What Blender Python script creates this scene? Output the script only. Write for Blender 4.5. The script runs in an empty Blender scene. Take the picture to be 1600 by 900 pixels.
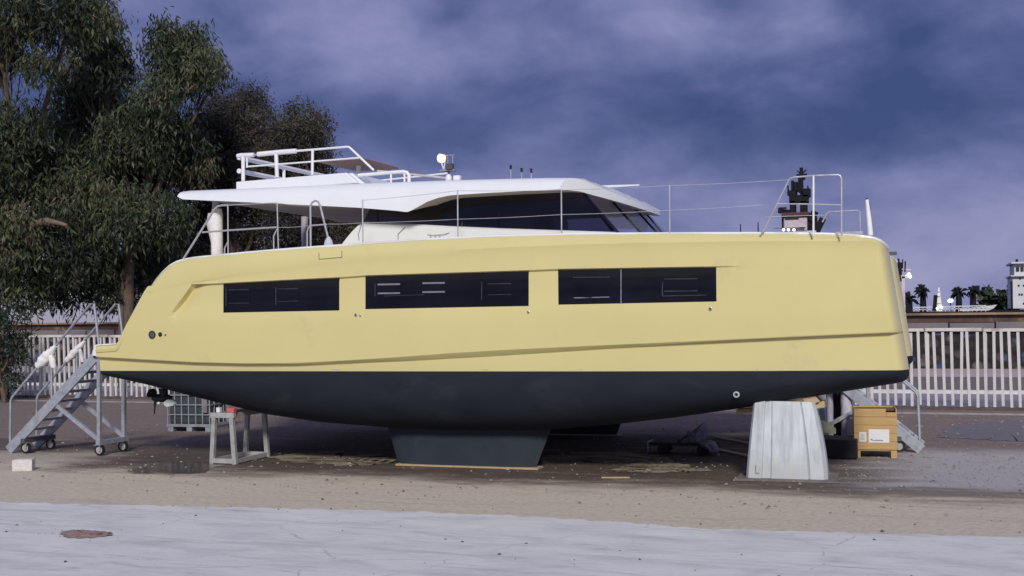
import bpy, bmesh, math, random
import numpy as np
from mathutils import Vector, Matrix

R = math.radians
S = bpy.context.scene
C = S.collection
random.seed(11)

# ------------------------------------------------------------------ camera
TH, ROLL, F, PX0, PY0, EYE = R(18.8), R(0.7), 1900.0, 800.0, 490.0, 2.8
rv = Vector((math.cos(TH), math.sin(TH), 0))       # to the right of the view
dv = Vector((-math.sin(TH), math.cos(TH), 0))      # along the view
up = Vector((0, 0, 1))
ix = rv * math.cos(ROLL) - up * math.sin(ROLL)
iy = rv * math.sin(ROLL) + up * math.cos(ROLL)
cam_d = bpy.data.cameras.new('camera')
cam = bpy.data.objects.new('camera', cam_d)
C.objects.link(cam)
m4 = Matrix((ix, iy, -dv)).transposed().to_4x4()
m4.translation = Vector((0, 0, EYE))
cam.matrix_world = m4
cam_d.sensor_width = 36
cam_d.lens = 36 * F / 1600
cam_d.shift_y = (PY0 - 450) / 1600
cam_d.clip_end = 5000
S.camera = cam
S.view_settings.view_transform = 'Standard'
S.view_settings.look = 'None'
S.view_settings.exposure = 0.0
S.view_settings.gamma = 1
S.render.resolution_x, S.render.resolution_y = 1024, 576

def at(px, py, Y=None, Z=None, X=None):
    """the place in the yard that the survey photo shows at (px, py), on the plane Y=, Z= or X="""
    dx, dy = px - PX0, PY0 - py
    u = (dx * math.cos(ROLL) + dy * math.sin(ROLL)) / F
    v = (-dx * math.sin(ROLL) + dy * math.cos(ROLL)) / F
    d = rv * u + dv + up * v
    if Y is not None: t = Y / d.y
    elif Z is not None: t = (Z - EYE) / d.z
    else: t = X / d.x
    return Vector((0, 0, EYE)) + d * t

# ------------------------------------------------------------------ light and sky
SUN_EL = R(31)
SUN_H = Vector((0.34, -0.94, 0)).normalized()      # towards the light
sun_d = bpy.data.lights.new('sun', 'SUN')
sun_d.energy = 2.85
sun_d.angle = R(10)
sun_d.color = (1.0, 0.955, 0.88)
sun = bpy.data.objects.new('sun', sun_d)
C.objects.link(sun)
sd = SUN_H * math.cos(SUN_EL) + up * math.sin(SUN_EL)
sun.rotation_euler = sd.to_track_quat('Z', 'Y').to_euler()
sun.location = sd * 60

W = bpy.data.worlds.new('World')
S.world = W
W.use_nodes = True
nt = W.node_tree
nt.nodes.clear()
def N(t, kind, **kw):
    n = t.nodes.new(kind)
    for k, v in kw.items():
        if k == 'inp':
            for a, b in v.items(): n.inputs[a].default_value = b
        else: setattr(n, k, v)
    return n
def ramp(t, fac, stops, interp='LINEAR'):
    n = N(t, 'ShaderNodeValToRGB')
    n.color_ramp.interpolation = interp
    el = n.color_ramp.elements
    while len(el) < len(stops): el.new(0.5)
    for e, (p, c) in zip(el, stops):
        e.position = p
        e.color = (c[0], c[1], c[2], 1) if hasattr(c, '__len__') else (c, c, c, 1)
    t.links.new(fac, n.inputs[0])
    return n.outputs[0]
def mth(t, op, a, b=None, clamp=False):
    n = N(t, 'ShaderNodeMath', operation=op, use_clamp=clamp)
    for i, x in enumerate((a, b)):
        if x is None: continue
        if hasattr(x, 'links'): t.links.new(x, n.inputs[i])
        else: n.inputs[i].default_value = x
    return n.outputs[0]
def mapr(t, v, a, b, c=0.0, d=1.0, smooth=True):
    n = N(t, 'ShaderNodeMapRange', interpolation_type='SMOOTHSTEP' if smooth else 'LINEAR', clamp=True) if smooth else N(t, 'ShaderNodeMapRange', clamp=True)
    t.links.new(v, n.inputs[0])
    for i, x in enumerate((a, b, c, d)): n.inputs[i + 1].default_value = x
    return n.outputs[0]
def mix(t, fac, a, b, mode='MIX'):
    n = N(t, 'ShaderNodeMix', data_type='RGBA', blend_type=mode)
    for sock, x in ((n.inputs[0], fac), (n.inputs[6], a), (n.inputs[7], b)):
        if hasattr(x, 'links'): t.links.new(x, sock)
        elif hasattr(x, '__len__'): sock.default_value = (x[0], x[1], x[2], 1)
        else: sock.default_value = x
    return n.outputs[2]
def noise(t, vec, scale, detail=4, rough=0.55, dist=0.0, ch=0):
    n = N(t, 'ShaderNodeTexNoise', inp={'Scale': scale, 'Detail': detail, 'Roughness': rough, 'Distortion': dist})
    if vec is not None: t.links.new(vec, n.inputs['Vector'])
    return n.outputs[ch]
def mapping(t, vec, scale=(1, 1, 1), loc=(0, 0, 0), rot=(0, 0, 0)):
    n = N(t, 'ShaderNodeMapping')
    n.inputs['Scale'].default_value = scale
    n.inputs['Location'].default_value = loc
    n.inputs['Rotation'].default_value = rot
    t.links.new(vec, n.inputs['Vector'])
    return n.outputs[0]

sky = N(nt, 'ShaderNodeTexSky', sky_type='NISHITA', sun_disc=False)
sky.sun_elevation = SUN_EL
sky.sun_rotation = math.atan2(SUN_H.x, SUN_H.y)
bg_sky = N(nt, 'ShaderNodeBackground', inp={'Strength': 0.05})
nt.links.new(sky.outputs[0], bg_sky.inputs[0])
tc = N(nt, 'ShaderNodeTexCoord')
sep = N(nt, 'ShaderNodeSeparateXYZ')
nt.links.new(tc.outputs['Generated'], sep.inputs[0])
cl = mapping(nt, tc.outputs['Generated'], (1.0, 1.0, 1.9), (0.35, 0.1, 0.62), (0, R(16), 0))
n1 = noise(nt, cl, 3.1, 4, 0.5, 0.15)
n2 = noise(nt, cl, 8.0, 7, 0.55, 0.25)
cov = mth(nt, 'ADD', mth(nt, 'MULTIPLY', n1, 0.52), mth(nt, 'MULTIPLY', n2, 0.48))
# the heavy bank low over the harbour
zb = mth(nt, 'ADD', sep.outputs[2], mth(nt, 'MULTIPLY', mth(nt, 'SUBTRACT', n1, 0.5), 0.10))
bank = ramp(nt, mapr(nt, zb, 0.0, 0.30, smooth=False), [(0.0, 0.60), (0.14, 0.68), (0.27, 0.64), (0.36, 0.38), (0.46, 0.24), (0.58, 0.36), (0.78, 0.53), (1.0, 0.53)], 'B_SPLINE')
val = mth(nt, 'ADD', mth(nt, 'MULTIPLY', mth(nt, 'SUBTRACT', cov, 0.15), 0.95), mth(nt, 'MULTIPLY', bank, 0.40))
ccol = ramp(nt, val, [(0.36, (0.046, 0.072, 0.205)), (0.44, (0.086, 0.112, 0.275)), (0.52, (0.158, 0.178, 0.375)), (0.61, (0.255, 0.268, 0.48)), (0.74, (0.36, 0.37, 0.57))])
bg_cl = N(nt, 'ShaderNodeBackground', inp={'Strength': 1.0})
nt.links.new(ccol, bg_cl.inputs[0])
mx = N(nt, 'ShaderNodeMixShader', inp={0: 0.95})
nt.links.new(bg_sky.outputs[0], mx.inputs[1])
nt.links.new(bg_cl.outputs[0], mx.inputs[2])
wo = N(nt, 'ShaderNodeOutputWorld')
nt.links.new(mx.outputs[0], wo.inputs[0])

# ------------------------------------------------------------------ materials
def new_mat(name):
    m = bpy.data.materials.new(name)
    m.use_nodes = True
    t = m.node_tree
    p = t.nodes['Principled BSDF']
    co = N(t, 'ShaderNodeTexCoord').outputs['Object']
    return m, t, p, co
def bump(t, p, h, strength=0.3, dist=0.02):
    b = N(t, 'ShaderNodeBump', inp={'Strength': strength, 'Distance': dist})
    t.links.new(h, b.inputs['Height'])
    t.links.new(b.outputs[0], p.inputs['Normal'])
def M(name, col, rough=0.5, metal=0.0, var=0.15, scale=6.0, bmp=0.0, bscale=40, dirt=None, coat=0.0, stretch=(1, 1, 1), rvar=0.1, spec=0.5):
    m, t, p, co = new_mat(name)
    v = mapping(t, co, stretch)
    n = noise(t, v, scale, 6, 0.6)
    lo = [c * (1 - var) for c in col]
    hi = [min(1, c * (1 + var)) for c in col]
    c = ramp(t, n, [(0.3, lo), (0.7, hi)])
    if dirt:
        dcol, amt, dsc = dirt
        dn = noise(t, v, dsc, 8, 0.7, 0.4)
        c = mix(t, mapr(t, dn, 0.62 - amt * 0.3, 0.85 - amt * 0.3), c, dcol)
    t.links.new(c, p.inputs['Base Color'])
    t.links.new(mapr(t, n, 0.3, 0.7, max(0.02, rough - rvar), min(1, rough + rvar)), p.inputs['Roughness'])
    p.inputs['Metallic'].default_value = metal
    p.inputs['Specular IOR Level'].default_value = spec
    p.inputs['Coat Weight'].default_value = coat
    p.inputs['Coat Roughness'].default_value = 0.12
    if bmp: bump(t, p, noise(t, v, bscale, 5, 0.6), bmp, 0.01)
    return m
def emis(name, col, s):
    m, t, p, co = new_mat(name)
    p.inputs['Base Color'].default_value = (*col, 1)
    p.inputs['Emission Color'].default_value = (*col, 1)
    p.inputs['Emission Strength'].default_value = s
    return m
def glass(name, tint, gl=0.12, rough=0.03):
    m, t, p, co = new_mat(name)
    t.nodes.remove(p)
    tr = N(t, 'ShaderNodeBsdfTransparent'); tr.inputs[0].default_value = (*tint, 1)
    g = N(t, 'ShaderNodeBsdfGlossy', inp={'Roughness': rough}); g.inputs[0].default_value = (0.9, 0.9, 0.95, 1)
    fr = N(t, 'ShaderNodeLayerWeight', inp={'Blend': 0.35})
    fac = mth(t, 'ADD', mth(t, 'MULTIPLY', fr.outputs['Fresnel'], 0.55), gl * 0.4, True)
    mxs = N(t, 'ShaderNodeMixShader')
    t.links.new(fac, mxs.inputs[0]); t.links.new(tr.outputs[0], mxs.inputs[1]); t.links.new(g.outputs[0], mxs.inputs[2])
    t.links.new(mxs.outputs[0], t.nodes['Material Output'].inputs[0])
    return m

YEL = M('cream_gelcoat', (0.645, 0.572, 0.258), 0.18, var=0.03, scale=0.5, rvar=0.05, coat=0.45, dirt=((0.53, 0.475, 0.25), 0.10, 0.8))
bump(YEL.node_tree, YEL.node_tree.nodes['Principled BSDF'], noise(YEL.node_tree, YEL.node_tree.nodes['Texture Coordinate'].outputs['Object'], 0.9, 3, 0.5), 0.06, 0.12)
WHT = M('white_gelcoat', (0.755, 0.775, 0.80), 0.30, var=0.02, scale=1.3, rvar=0.04, coat=0.2)
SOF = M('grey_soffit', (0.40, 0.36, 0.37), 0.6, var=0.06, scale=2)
ANTI = M('antifouling', (0.014, 0.0175, 0.027), 0.66, var=0.2, scale=1.6, bmp=0.08, bscale=9, dirt=((0.026, 0.029, 0.036), 0.4, 1.3), stretch=(0.7, 1, 1.6), spec=0.25)
KEEL = M('keel_primer', (0.030, 0.040, 0.052), 0.72, var=0.14, scale=2.5, bmp=0.1, bscale=14, dirt=((0.06, 0.06, 0.06), 0.2, 3), spec=0.25)
DKGL = M('black_window', (0.006, 0.006, 0.010), 0.10, var=0.4, scale=1.2, rvar=0.04, coat=0.0, spec=0.32, bmp=0.05, bscale=1.6)
BARS = M('hatch_trim', (0.030, 0.030, 0.038), 0.35, var=0.2)
BARL = M('hatch_trim_bright', (0.19, 0.19, 0.23), 0.3, var=0.2)
STEEL = M('stainless', (0.50, 0.51, 0.54), 0.35, metal=0.45, var=0.06)
WPIPE = M('white_pipe', (0.78, 0.78, 0.80), 0.4, var=0.05)
WIRE = M('wire', (0.50, 0.50, 0.55), 0.4, metal=0.3)
BLK = M('black_rubber', (0.012, 0.012, 0.014), 0.6, var=0.3)
GALV = M('galvanised_frame', (0.36, 0.39, 0.44), 0.55, metal=0.35, var=0.16, scale=9, dirt=((0.20, 0.15, 0.11), 0.22, 7), bmp=0.1)
DKST = M('dark_steel', (0.10, 0.10, 0.115), 0.6, metal=0.3, var=0.2, scale=8)
CONC = M('rough_concrete', (0.42, 0.40, 0.38), 0.9, var=0.22, scale=14, bmp=0.5, bscale=40, dirt=((0.22, 0.2, 0.18), 0.3, 9))
RED = M('red_paint', (0.55, 0.12, 0.11), 0.7, var=0.2, scale=20)
TAPE = M('white_padding', (0.78, 0.76, 0.76), 0.8, var=0.1, scale=20, bmp=0.4)
WOOD = M('pine_wood', (0.50, 0.325, 0.135), 0.75, var=0.16, scale=5, stretch=(1, 6, 22), bmp=0.15, bscale=30, dirt=((0.30, 0.18, 0.08), 0.15, 4))
WOODW = M('wedge_wood', (0.46, 0.34, 0.20), 0.8, var=0.25, scale=9, stretch=(1, 5, 12), bmp=0.2)
TAR = M('tarp', (0.20, 0.20, 0.26), 0.7, var=0.25, scale=7, bmp=0.4, bscale=20)
PAPER = M('paper', (0.74, 0.73, 0.74), 0.7, var=0.05)
INK = M('ink', (0.05, 0.07, 0.12), 0.7)
BROWN = M('brown_ply', (0.24, 0.14, 0.10), 0.55, var=0.2, scale=5, stretch=(1, 6, 1))
FENCE = M('white_fence_paint', (0.62, 0.59, 0.565), 0.75, var=0.14, scale=1.4, dirt=((0.30, 0.23, 0.17), 0.45, 0.55), bmp=0.1)
BARK = M('bark', (0.12, 0.085, 0.062), 0.9, var=0.4, scale=4, stretch=(3, 3, 0.7), bmp=0.6, bscale=10, dirt=((0.27, 0.18, 0.12), 0.25, 1.5))
SHIPW = M('ship_white', (0.62, 0.62, 0.64), 0.5, var=0.08, scale=0.6, dirt=((0.35, 0.27, 0.22), 0.15, 0.8))
SHIPD = M('ship_dark', (0.012, 0.012, 0.017), 0.8, var=0.3, scale=0.8, spec=0.2)
RUST = M('rusty_steel', (0.085, 0.050, 0.038), 0.85, var=0.4, scale=1.2, dirt=((0.30, 0.19, 0.11), 0.3, 1.1))
RUSTL = M('pale_rust', (0.26, 0.18, 0.12), 0.85, var=0.45, scale=1.0)
LAMP = emis('lamp_glow', (1.0, 0.84, 0.58), 5)
LAMPW = emis('lamp_white', (0.9, 1.0, 0.92), 3.5)
BLUEP = M('blue_panel', (0.05, 0.11, 0.25), 0.6, var=0.2)
WIN_T = glass('tinted_glass', (0.16, 0.15, 0.20), 0.05)
WIN_C = glass('clear_glass', (0.80, 0.80, 0.86), 0.10)
WIN_F = glass('far_glass', (0.75, 0.75, 0.80), 0.05)
TANKM = M('tank_plastic', (0.045, 0.055, 0.065), 0.45, var=0.2)

def leaf_mat(name, stops):
    m, t, p, co = new_mat(name)
    a = N(t, 'ShaderNodeAttribute', attribute_name='tint')
    c = ramp(t, a.outputs['Fac'], stops)
    t.links.new(c, p.inputs['Base Color'])
    p.inputs['Roughness'].default_value = 0.6
    p.inputs['Specular IOR Level'].default_value = 0.3
    return m
LEAFG = leaf_mat('eucalyptus_leaf', [(0.0, (0.012, 0.017, 0.012)), (0.35, (0.026, 0.037, 0.021)), (0.68, (0.055, 0.073, 0.034)), (0.88, (0.110, 0.125, 0.058)), (1.0, (0.10, 0.074, 0.050))])
LEAFR = leaf_mat('dusky_leaf', [(0.0, (0.018, 0.018, 0.017)), (0.5, (0.046, 0.040, 0.034)), (0.85, (0.085, 0.068, 0.052)), (1.0, (0.065, 0.08, 0.035))])
LEAFD = leaf_mat('dark_bush_leaf', [(0.0, (0.012, 0.020, 0.013)), (0.6, (0.03, 0.05, 0.027)), (1.0, (0.06, 0.08, 0.04))])

# ------------------------------------------------------------------ mesh helpers
class MB:
    def __init__(s): s.v, s.f, s.t = [], [], []
    def add(s, vs, fs):
        o = len(s.v)
        s.v += [tuple(x) for x in vs]
        s.f += [tuple(i + o for i in f) for f in fs]
        return s
    def box(s, c, d, rz=0.0, rot=None):
        c = Vector(c); hx, hy, hz = d[0] / 2, d[1] / 2, d[2] / 2
        m = rot if rot else Matrix.Rotation(rz, 3, 'Z')
        vs = [c + m @ Vector((x * hx, y * hy, z * hz)) for z in (-1, 1) for y in (-1, 1) for x in (-1, 1)]
        return s.add(vs, [(0, 2, 3, 1), (4, 5, 7, 6), (0, 1, 5, 4), (2, 6, 7, 3), (0, 4, 6, 2), (1, 3, 7, 5)])
    def bar(s, a, b, w, h=None, upv=None):
        """a rectangular bar from a to b"""
        a, b = Vector(a), Vector(b); h = h or w
        d = (b - a).normalized()
        u = Vector(upv) if upv else (Vector((0, 0, 1)) if abs(d.z) < 0.95 else Vector((0, 1, 0)))
        sx = d.cross(u).normalized(); uz = sx.cross(d)
        vs = [p + sx * (i * w / 2) + uz * (j * h / 2) for p in (a, b) for i, j in ((-1, -1), (1, -1), (1, 1), (-1, 1))]
        return s.add(vs, [(0, 3, 2, 1), (4, 5, 6, 7), (0, 1, 5, 4), (1, 2, 6, 5), (2, 3, 7, 6), (3, 0, 4, 7)])
    def tube(s, pts, r, n=8, cap=True):
        pts = [Vector(p) for p in pts]
        rs = r if hasattr(r, '__len__') else [r] * len(pts)
        rings = []
        prev = None
        for i, p in enumerate(pts):
            d = (pts[min(i + 1, len(pts) - 1)] - pts[max(i - 1, 0)]).normalized()
            if prev is None:
                prev = d.orthogonal().normalized()
            prev = (prev - d * prev.dot(d)).normalized()
            q = d.cross(prev)
            rings.append([p + (prev * math.cos(2 * math.pi * k / n) + q * math.sin(2 * math.pi * k / n)) * rs[i] for k in range(n)])
        vs = [x for r_ in rings for x in r_]
        fs = []
        for i in range(len(pts) - 1):
            for k in range(n):
                fs.append((i * n + k, i * n + (k + 1) % n, (i + 1) * n + (k + 1) % n, (i + 1) * n + k))
        if cap:
            fs.append(tuple(range(n - 1, -1, -1)))
            fs.append(tuple((len(pts) - 1) * n + k for k in range(n)))
        return s.add(vs, fs)
    def ball(s, c, r, n=10, m=6):
        c = Vector(c); r = r if hasattr(r, '__len__') else (r, r, r)
        vs = [c + Vector((0, 0, r[2]))]
        for i in range(1, m):
            a = math.pi * i / m
            for k in range(n):
                b = 2 * math.pi * k / n
                vs.append(c + Vector((r[0] * math.sin(a) * math.cos(b), r[1] * math.sin(a) * math.sin(b), r[2] * math.cos(a))))
        vs.append(c - Vector((0, 0, r[2])))
        fs = [(0, 1 + k, 1 + (k + 1) % n) for k in range(n)]
        for i in range(m - 2):
            for k in range(n):
                fs.append((1 + i * n + k, 1 + (i + 1) * n + k, 1 + (i + 1) * n + (k + 1) % n, 1 + i * n + (k + 1) % n))
        L = len(vs) - 1
        fs += [(L, 1 + (m - 2) * n + (k + 1) % n, 1 + (m - 2) * n + k) for k in range(n)]
        return s.add(vs, fs)
    def prism(s, poly, vec):
        """closed polygon of 3-D points pushed along vec"""
        poly = [Vector(p) for p in poly]; v = Vector(vec); n = len(poly)
        vs = poly + [p + v for p in poly]
        fs = [tuple(range(n - 1, -1, -1)), tuple(range(n, 2 * n))]
        fs += [(i, (i + 1) % n, n + (i + 1) % n, n + i) for i in range(n)]
        return s.add(vs, fs)
    def grid(s, rows, closed=False):
        n = len(rows[0])
        vs = [p for r_ in rows for p in r_]
        fs = []
        for i in range(len(rows) - 1):
            for k in range(n if closed else n - 1):
                fs.append((i * n + k, i * n + (k + 1) % n, (i + 1) * n + (k + 1) % n, (i + 1) * n + k))
        return s.add(vs, fs)

def obj(name, mb, mat, parent=None, local=False, smooth=None, bevel=0.0, weld=False):
    me = bpy.data.meshes.new(name)
    me.from_pydata([tuple(v) for v in mb.v], [], mb.f)
    bm = bmesh.new(); bm.from_mesh(me)
    if weld:
        bmesh.ops.remove_doubles(bm, verts=bm.verts, dist=1e-4)
        bmesh.ops.dissolve_degenerate(bm, edges=bm.edges, dist=1e-5)
    if weld != 'keep':
        bmesh.ops.recalc_face_normals(bm, faces=bm.faces)
    bm.to_mesh(me); bm.free()
    me.materials.append(mat)
    if smooth:
        for p in me.polygons: p.use_smooth = True
        me.set_sharp_from_angle(angle=R(smooth))
    o = bpy.data.objects.new(name, me)
    C.objects.link(o)
    if bevel:
        b = o.modifiers.new('bevel', 'BEVEL'); b.width = bevel; b.segments = 2; b.limit_method = 'ANGLE'; b.angle_limit = R(40)
    if parent:
        o.parent = parent
        if not local:
            root = parent
            off = Vector(root.location)
            if root.parent: off = Vector(root.matrix_parent_inverse @ Vector((0, 0, 0))) * 0
            o.matrix_parent_inverse = WM(parent).inverted()
    return o
_WM = {}
def WM(o):
    m = Matrix.LocRotScale(o.location, o.rotation_euler, o.scale)
    if o.parent: return WM(o.parent) @ o.matrix_parent_inverse @ m
    return m
def thing(name, label, cat, loc=(0, 0, 0), rz=0.0, group=None):
    o = bpy.data.objects.new(name, None); C.objects.link(o)
    o.empty_display_size = 0.2
    o.location = loc; o.rotation_euler = (0, 0, rz)
    o['label'] = label; o['category'] = cat
    if group: o['group'] = group
    return o
def tag(o, label, cat, group=None):
    o['label'] = label; o['category'] = cat
    if group: o['group'] = group
    return o
def struct(o): o['kind'] = 'structure'; return o
def stuff(o): o['kind'] = 'stuff'; return o
def copy_tree(o, parent=None):
    c = o.copy(); C.objects.link(c)
    if parent: c.parent = parent
    for ch in o.children: copy_tree(ch, c)
    return c
def share(name, src, parent, loc, rz=0.0, rot=None):
    """a further piece with the same mesh"""
    o = bpy.data.objects.new(name, src.data); C.objects.link(o)
    o.parent = parent; o.location = loc; o.rotation_euler = rot or (0, 0, rz)
    return o
def interp(pts):
    a = np.array(sorted(pts))
    return lambda x: float(np.interp(x, a[:, 0], a[:, 1]))
def sst(x):
    x = max(0.0, min(1.0, x)); return x * x * (3 - 2 * x)

# ------------------------------------------------------------------ ground
def ground_mat():
    m, t, p, co = new_mat('yard_dirt')
    sp = N(t, 'ShaderNodeSeparateXYZ'); t.links.new(co, sp.inputs[0])
    X_, Y_ = sp.outputs[0], sp.outputs[1]
    big = noise(t, co, 0.35, 5, 0.6)
    med = noise(t, mapping(t, co, (0.5, 1.6, 1)), 1.3, 7, 0.62, 0.3)
    fine = noise(t, co, 11, 8, 0.7)
    grit = noise(t, co, 55, 4, 0.7)
    wob = mth(t, 'ADD', Y_, mth(t, 'MULTIPLY', mth(t, 'SUBTRACT', med, 0.5), 2.6))
    wob = mth(t, 'ADD', wob, mth(t, 'MULTIPLY', mth(t, 'SUBTRACT', big, 0.5), 2.2))
    tan = ramp(t, fine, [(0.25, (0.39, 0.335, 0.26)), (0.5, (0.57, 0.505, 0.40)), (0.78, (0.69, 0.625, 0.51))])
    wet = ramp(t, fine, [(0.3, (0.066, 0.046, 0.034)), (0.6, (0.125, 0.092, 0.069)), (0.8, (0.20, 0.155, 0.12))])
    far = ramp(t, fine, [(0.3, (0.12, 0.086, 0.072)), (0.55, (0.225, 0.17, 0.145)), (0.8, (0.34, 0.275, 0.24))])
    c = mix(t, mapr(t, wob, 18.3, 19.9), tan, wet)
    # behind the boat the yard is drier, mauve-brown
    c = mix(t, mapr(t, wob, 22.2, 24.0), c, far)
    # damp soil in the bridge deck's drip, plus its shade painted into the colour
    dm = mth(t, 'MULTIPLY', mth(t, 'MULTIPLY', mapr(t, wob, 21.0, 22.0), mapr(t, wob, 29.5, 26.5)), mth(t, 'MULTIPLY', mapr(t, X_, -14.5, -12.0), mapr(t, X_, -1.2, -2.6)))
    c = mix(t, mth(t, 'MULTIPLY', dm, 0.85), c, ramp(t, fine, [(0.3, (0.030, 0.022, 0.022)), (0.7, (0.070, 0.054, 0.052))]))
    # grey gravel towards the crate and the right hand side
    gx = mth(t, 'ADD', X_, mth(t, 'MULTIPLY', mth(t, 'SUBTRACT', med, 0.5), 2.4))
    grav = ramp(t, grit, [(0.3, (0.22, 0.20, 0.195)), (0.5, (0.43, 0.41, 0.405)), (0.72, (0.62, 0.59, 0.58))])
    gm = mth(t, 'MULTIPLY', mapr(t, gx, -1.9, 0.2), mth(t, 'MULTIPLY', mapr(t, wob, 19.2, 20.8), mapr(t, wob, 26.5, 24.5)))
    c = mix(t, gm, c, grav)
    # left end under the steps stays drier
    lm = mth(t, 'MULTIPLY', mapr(t, gx, -15.0, -16.6), mapr(t, wob, 22.0, 20.6))
    c = mix(t, mth(t, 'MULTIPLY', lm, 0.75), c, tan)
    # wheel tracks
    tr = noise(t, mapping(t, co, (0.16, 1.2, 1), rot=(0, 0, R(-9))), 1.8, 6, 0.65, 0.8)
    c = mix(t, mth(t, 'MULTIPLY', mapr(t, tr, 0.52, 0.75), 0.28), c, (0.075, 0.06, 0.058))
    c = mix(t, mth(t, 'MULTIPLY', mapr(t, med, 0.55, 0.75), 0.35), c, (0.50, 0.455, 0.43))
    t.links.new(c, p.inputs['Base Color'])
    wetm = mth(t, 'MULTIPLY', mapr(t, wob, 19.6, 20.4), mapr(t, wob, 23.5, 22.0))
    t.links.new(mapr(t, wetm, 0, 1, 0.95, 0.72), p.inputs['Roughness'])
    h = mth(t, 'ADD', mth(t, 'MULTIPLY', fine, 0.7), mth(t, 'MULTIPLY', grit, 0.3))
    bump(t, p, h, 0.7, 0.05)
    return m
g = MB()
for (x0, x1, y0, y1) in ((-700, 700, -300, 64),):
    g.add([(x0, y0, 0), (x1, y0, 0), (x1, y1, 0), (x0, y1, 0)], [(0, 1, 2, 3)])
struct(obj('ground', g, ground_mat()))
wm, t, p, co = new_mat('harbour_water')
p.inputs['Base Color'].default_value = (0.02, 0.03, 0.05, 1); p.inputs['Roughness'].default_value = 0.12
bump(t, p, noise(t, co, 1.2, 4), 0.3, 0.1)
g = MB().add([(-2500, 63.5, -1.6), (2500, 63.5, -1.6), (2500, 3500, -1.6), (-2500, 3500, -1.6)], [(0, 1, 2, 3)])
struct(obj('water', g, wm))
# pale concrete apron in front
def apron_mat():
    m, t, p, co = new_mat('apron_concrete')
    a = noise(t, mapping(t, co, (0.5, 1.2, 1)), 1.6, 8, 0.66, 0.4)
    b = noise(t, co, 9, 8, 0.7)
    s_ = noise(t, mapping(t, co, (0.4, 1.9, 1), rot=(0, 0, R(14))), 2.6, 8, 0.68, 0.8)
    gq = noise(t, co, 60, 3, 0.7)
    c = ramp(t, a, [(0.28, (0.48, 0.485, 0.485)), (0.5, (0.645, 0.65, 0.635)), (0.75, (0.74, 0.745, 0.72))])
    c = mix(t, mth(t, 'MULTIPLY', mapr(t, s_, 0.55, 0.72), 0.5), c, (0.33, 0.33, 0.38))
    c = mix(t, mth(t, 'MULTIPLY', mapr(t, b, 0.55, 0.75), 0.45), c, (0.38, 0.37, 0.39))
    c = mix(t, mth(t, 'MULTIPLY', mapr(t, gq, 0.62, 0.74), 0.4), c, (0.26, 0.25, 0.26))
    ty = noise(t, mapping(t, co, (0.22, 2.6, 1), rot=(0, 0, R(24))), 1.7, 7, 0.66, 1.2)
    c = mix(t, mth(t, 'MULTIPLY', mapr(t, ty, 0.56, 0.66), 0.38), c, (0.34, 0.345, 0.38))
    du = noise(t, co, 0.8, 8, 0.7, 0.5)
    c = mix(t, mth(t, 'MULTIPLY', mapr(t, du, 0.56, 0.72), 0.35), c, (0.52, 0.47, 0.42))
    v = N(t, 'ShaderNodeTexVoronoi', feature='DISTANCE_TO_EDGE', inp={'Scale': 0.38})
    t.links.new(mix(t, 0.22, co, noise(t, co, 1.4, 5, 0.6, ch=1)), v.inputs['Vector'])
    crack = mth(t, 'MULTIPLY', mapr(t, v.outputs['Distance'], 0.006, 0.0), mapr(t, a, 0.45, 0.6))
    c = mix(t, mth(t, 'MULTIPLY', crack, 0.5), c, (0.2, 0.19, 0.2))
    t.links.new(c, p.inputs['Base Color'])
    p.inputs['Roughness'].default_value = 0.85
    bump(t, p, mth(t, 'ADD', mth(t, 'MULTIPLY', b, 0.6), mth(t, 'MULTIPLY', gq, 0.4)), 0.5, 0.02)
    return m
edge = [(-300, 772), (-100, 780), (0, 785), (200, 789), (500, 796), (640, 799), (800, 806), (950, 815), (1100, 826), (1300, 832), (1600, 839), (1800, 843)]
ed = interp(edge)
rnd = random.Random(4)
pts = []
x = -300.0
while x <= 1800:
    q = at(x, ed(x) + rnd.uniform(-1.3, 1.3), Z=0.012); pts.append(q); x += 12
top = [Vector((p_.x, p_.y, 0.012)) for p_ in pts]
low = [Vector((p_.x, p_.y + 0.03, -0.01)) for p_ in pts]
back = [Vector((p_.x * 3, -60, 0.012)) for p_ in pts]
g = MB().grid([low, top, back])
struct(obj('concrete_apron', g, apron_mat()))

def sheet(name, poly, mat, z, jag=0.06, seed=1, n=10):
    """an irregular flat patch lying on the ground; poly in survey pixels"""
    rd = random.Random(seed)
    P = [at(x, y, Z=z) for x, y in poly]
    out = []
    for i in range(len(P)):
        a, b = P[i], P[(i + 1) % len(P)]
        for k in range(n):
            q = a.lerp(b, k / n)
            out.append(Vector((q.x + rd.uniform(-jag, jag), q.y + rd.uniform(-jag, jag) * 1.4, z)))
    c = sum(out, Vector()) / len(out)
    k = len(out)
    return obj(name, MB().add(out + [c], [(i, (i + 1) % k, k) for i in range(k)]), mat)
pm, t, p, co = new_mat('puddle_water')
pn = noise(t, co, 0.9, 3, 0.5)
t.links.new(ramp(t, pn, [(0.4, (0.075, 0.054, 0.042)), (0.7, (0.105, 0.078, 0.06))]), p.inputs['Base Color'])
t.links.new(mapr(t, pn, 0.45, 0.75, 0.16, 0.26), p.inputs['Roughness'])
_pc = at(270, 731, Z=0)
_sp = N(t, 'ShaderNodeSeparateXYZ'); t.links.new(co, _sp.inputs[0])
_ex = mth(t, 'POWER', mth(t, 'ABSOLUTE', mth(t, 'DIVIDE', mth(t, 'SUBTRACT', _sp.outputs[0], _pc.x), 1.55)), 2.0)
_ey = mth(t, 'POWER', mth(t, 'ABSOLUTE', mth(t, 'DIVIDE', mth(t, 'SUBTRACT', _sp.outputs[1], _pc.y), 0.95)), 2.0)
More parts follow.
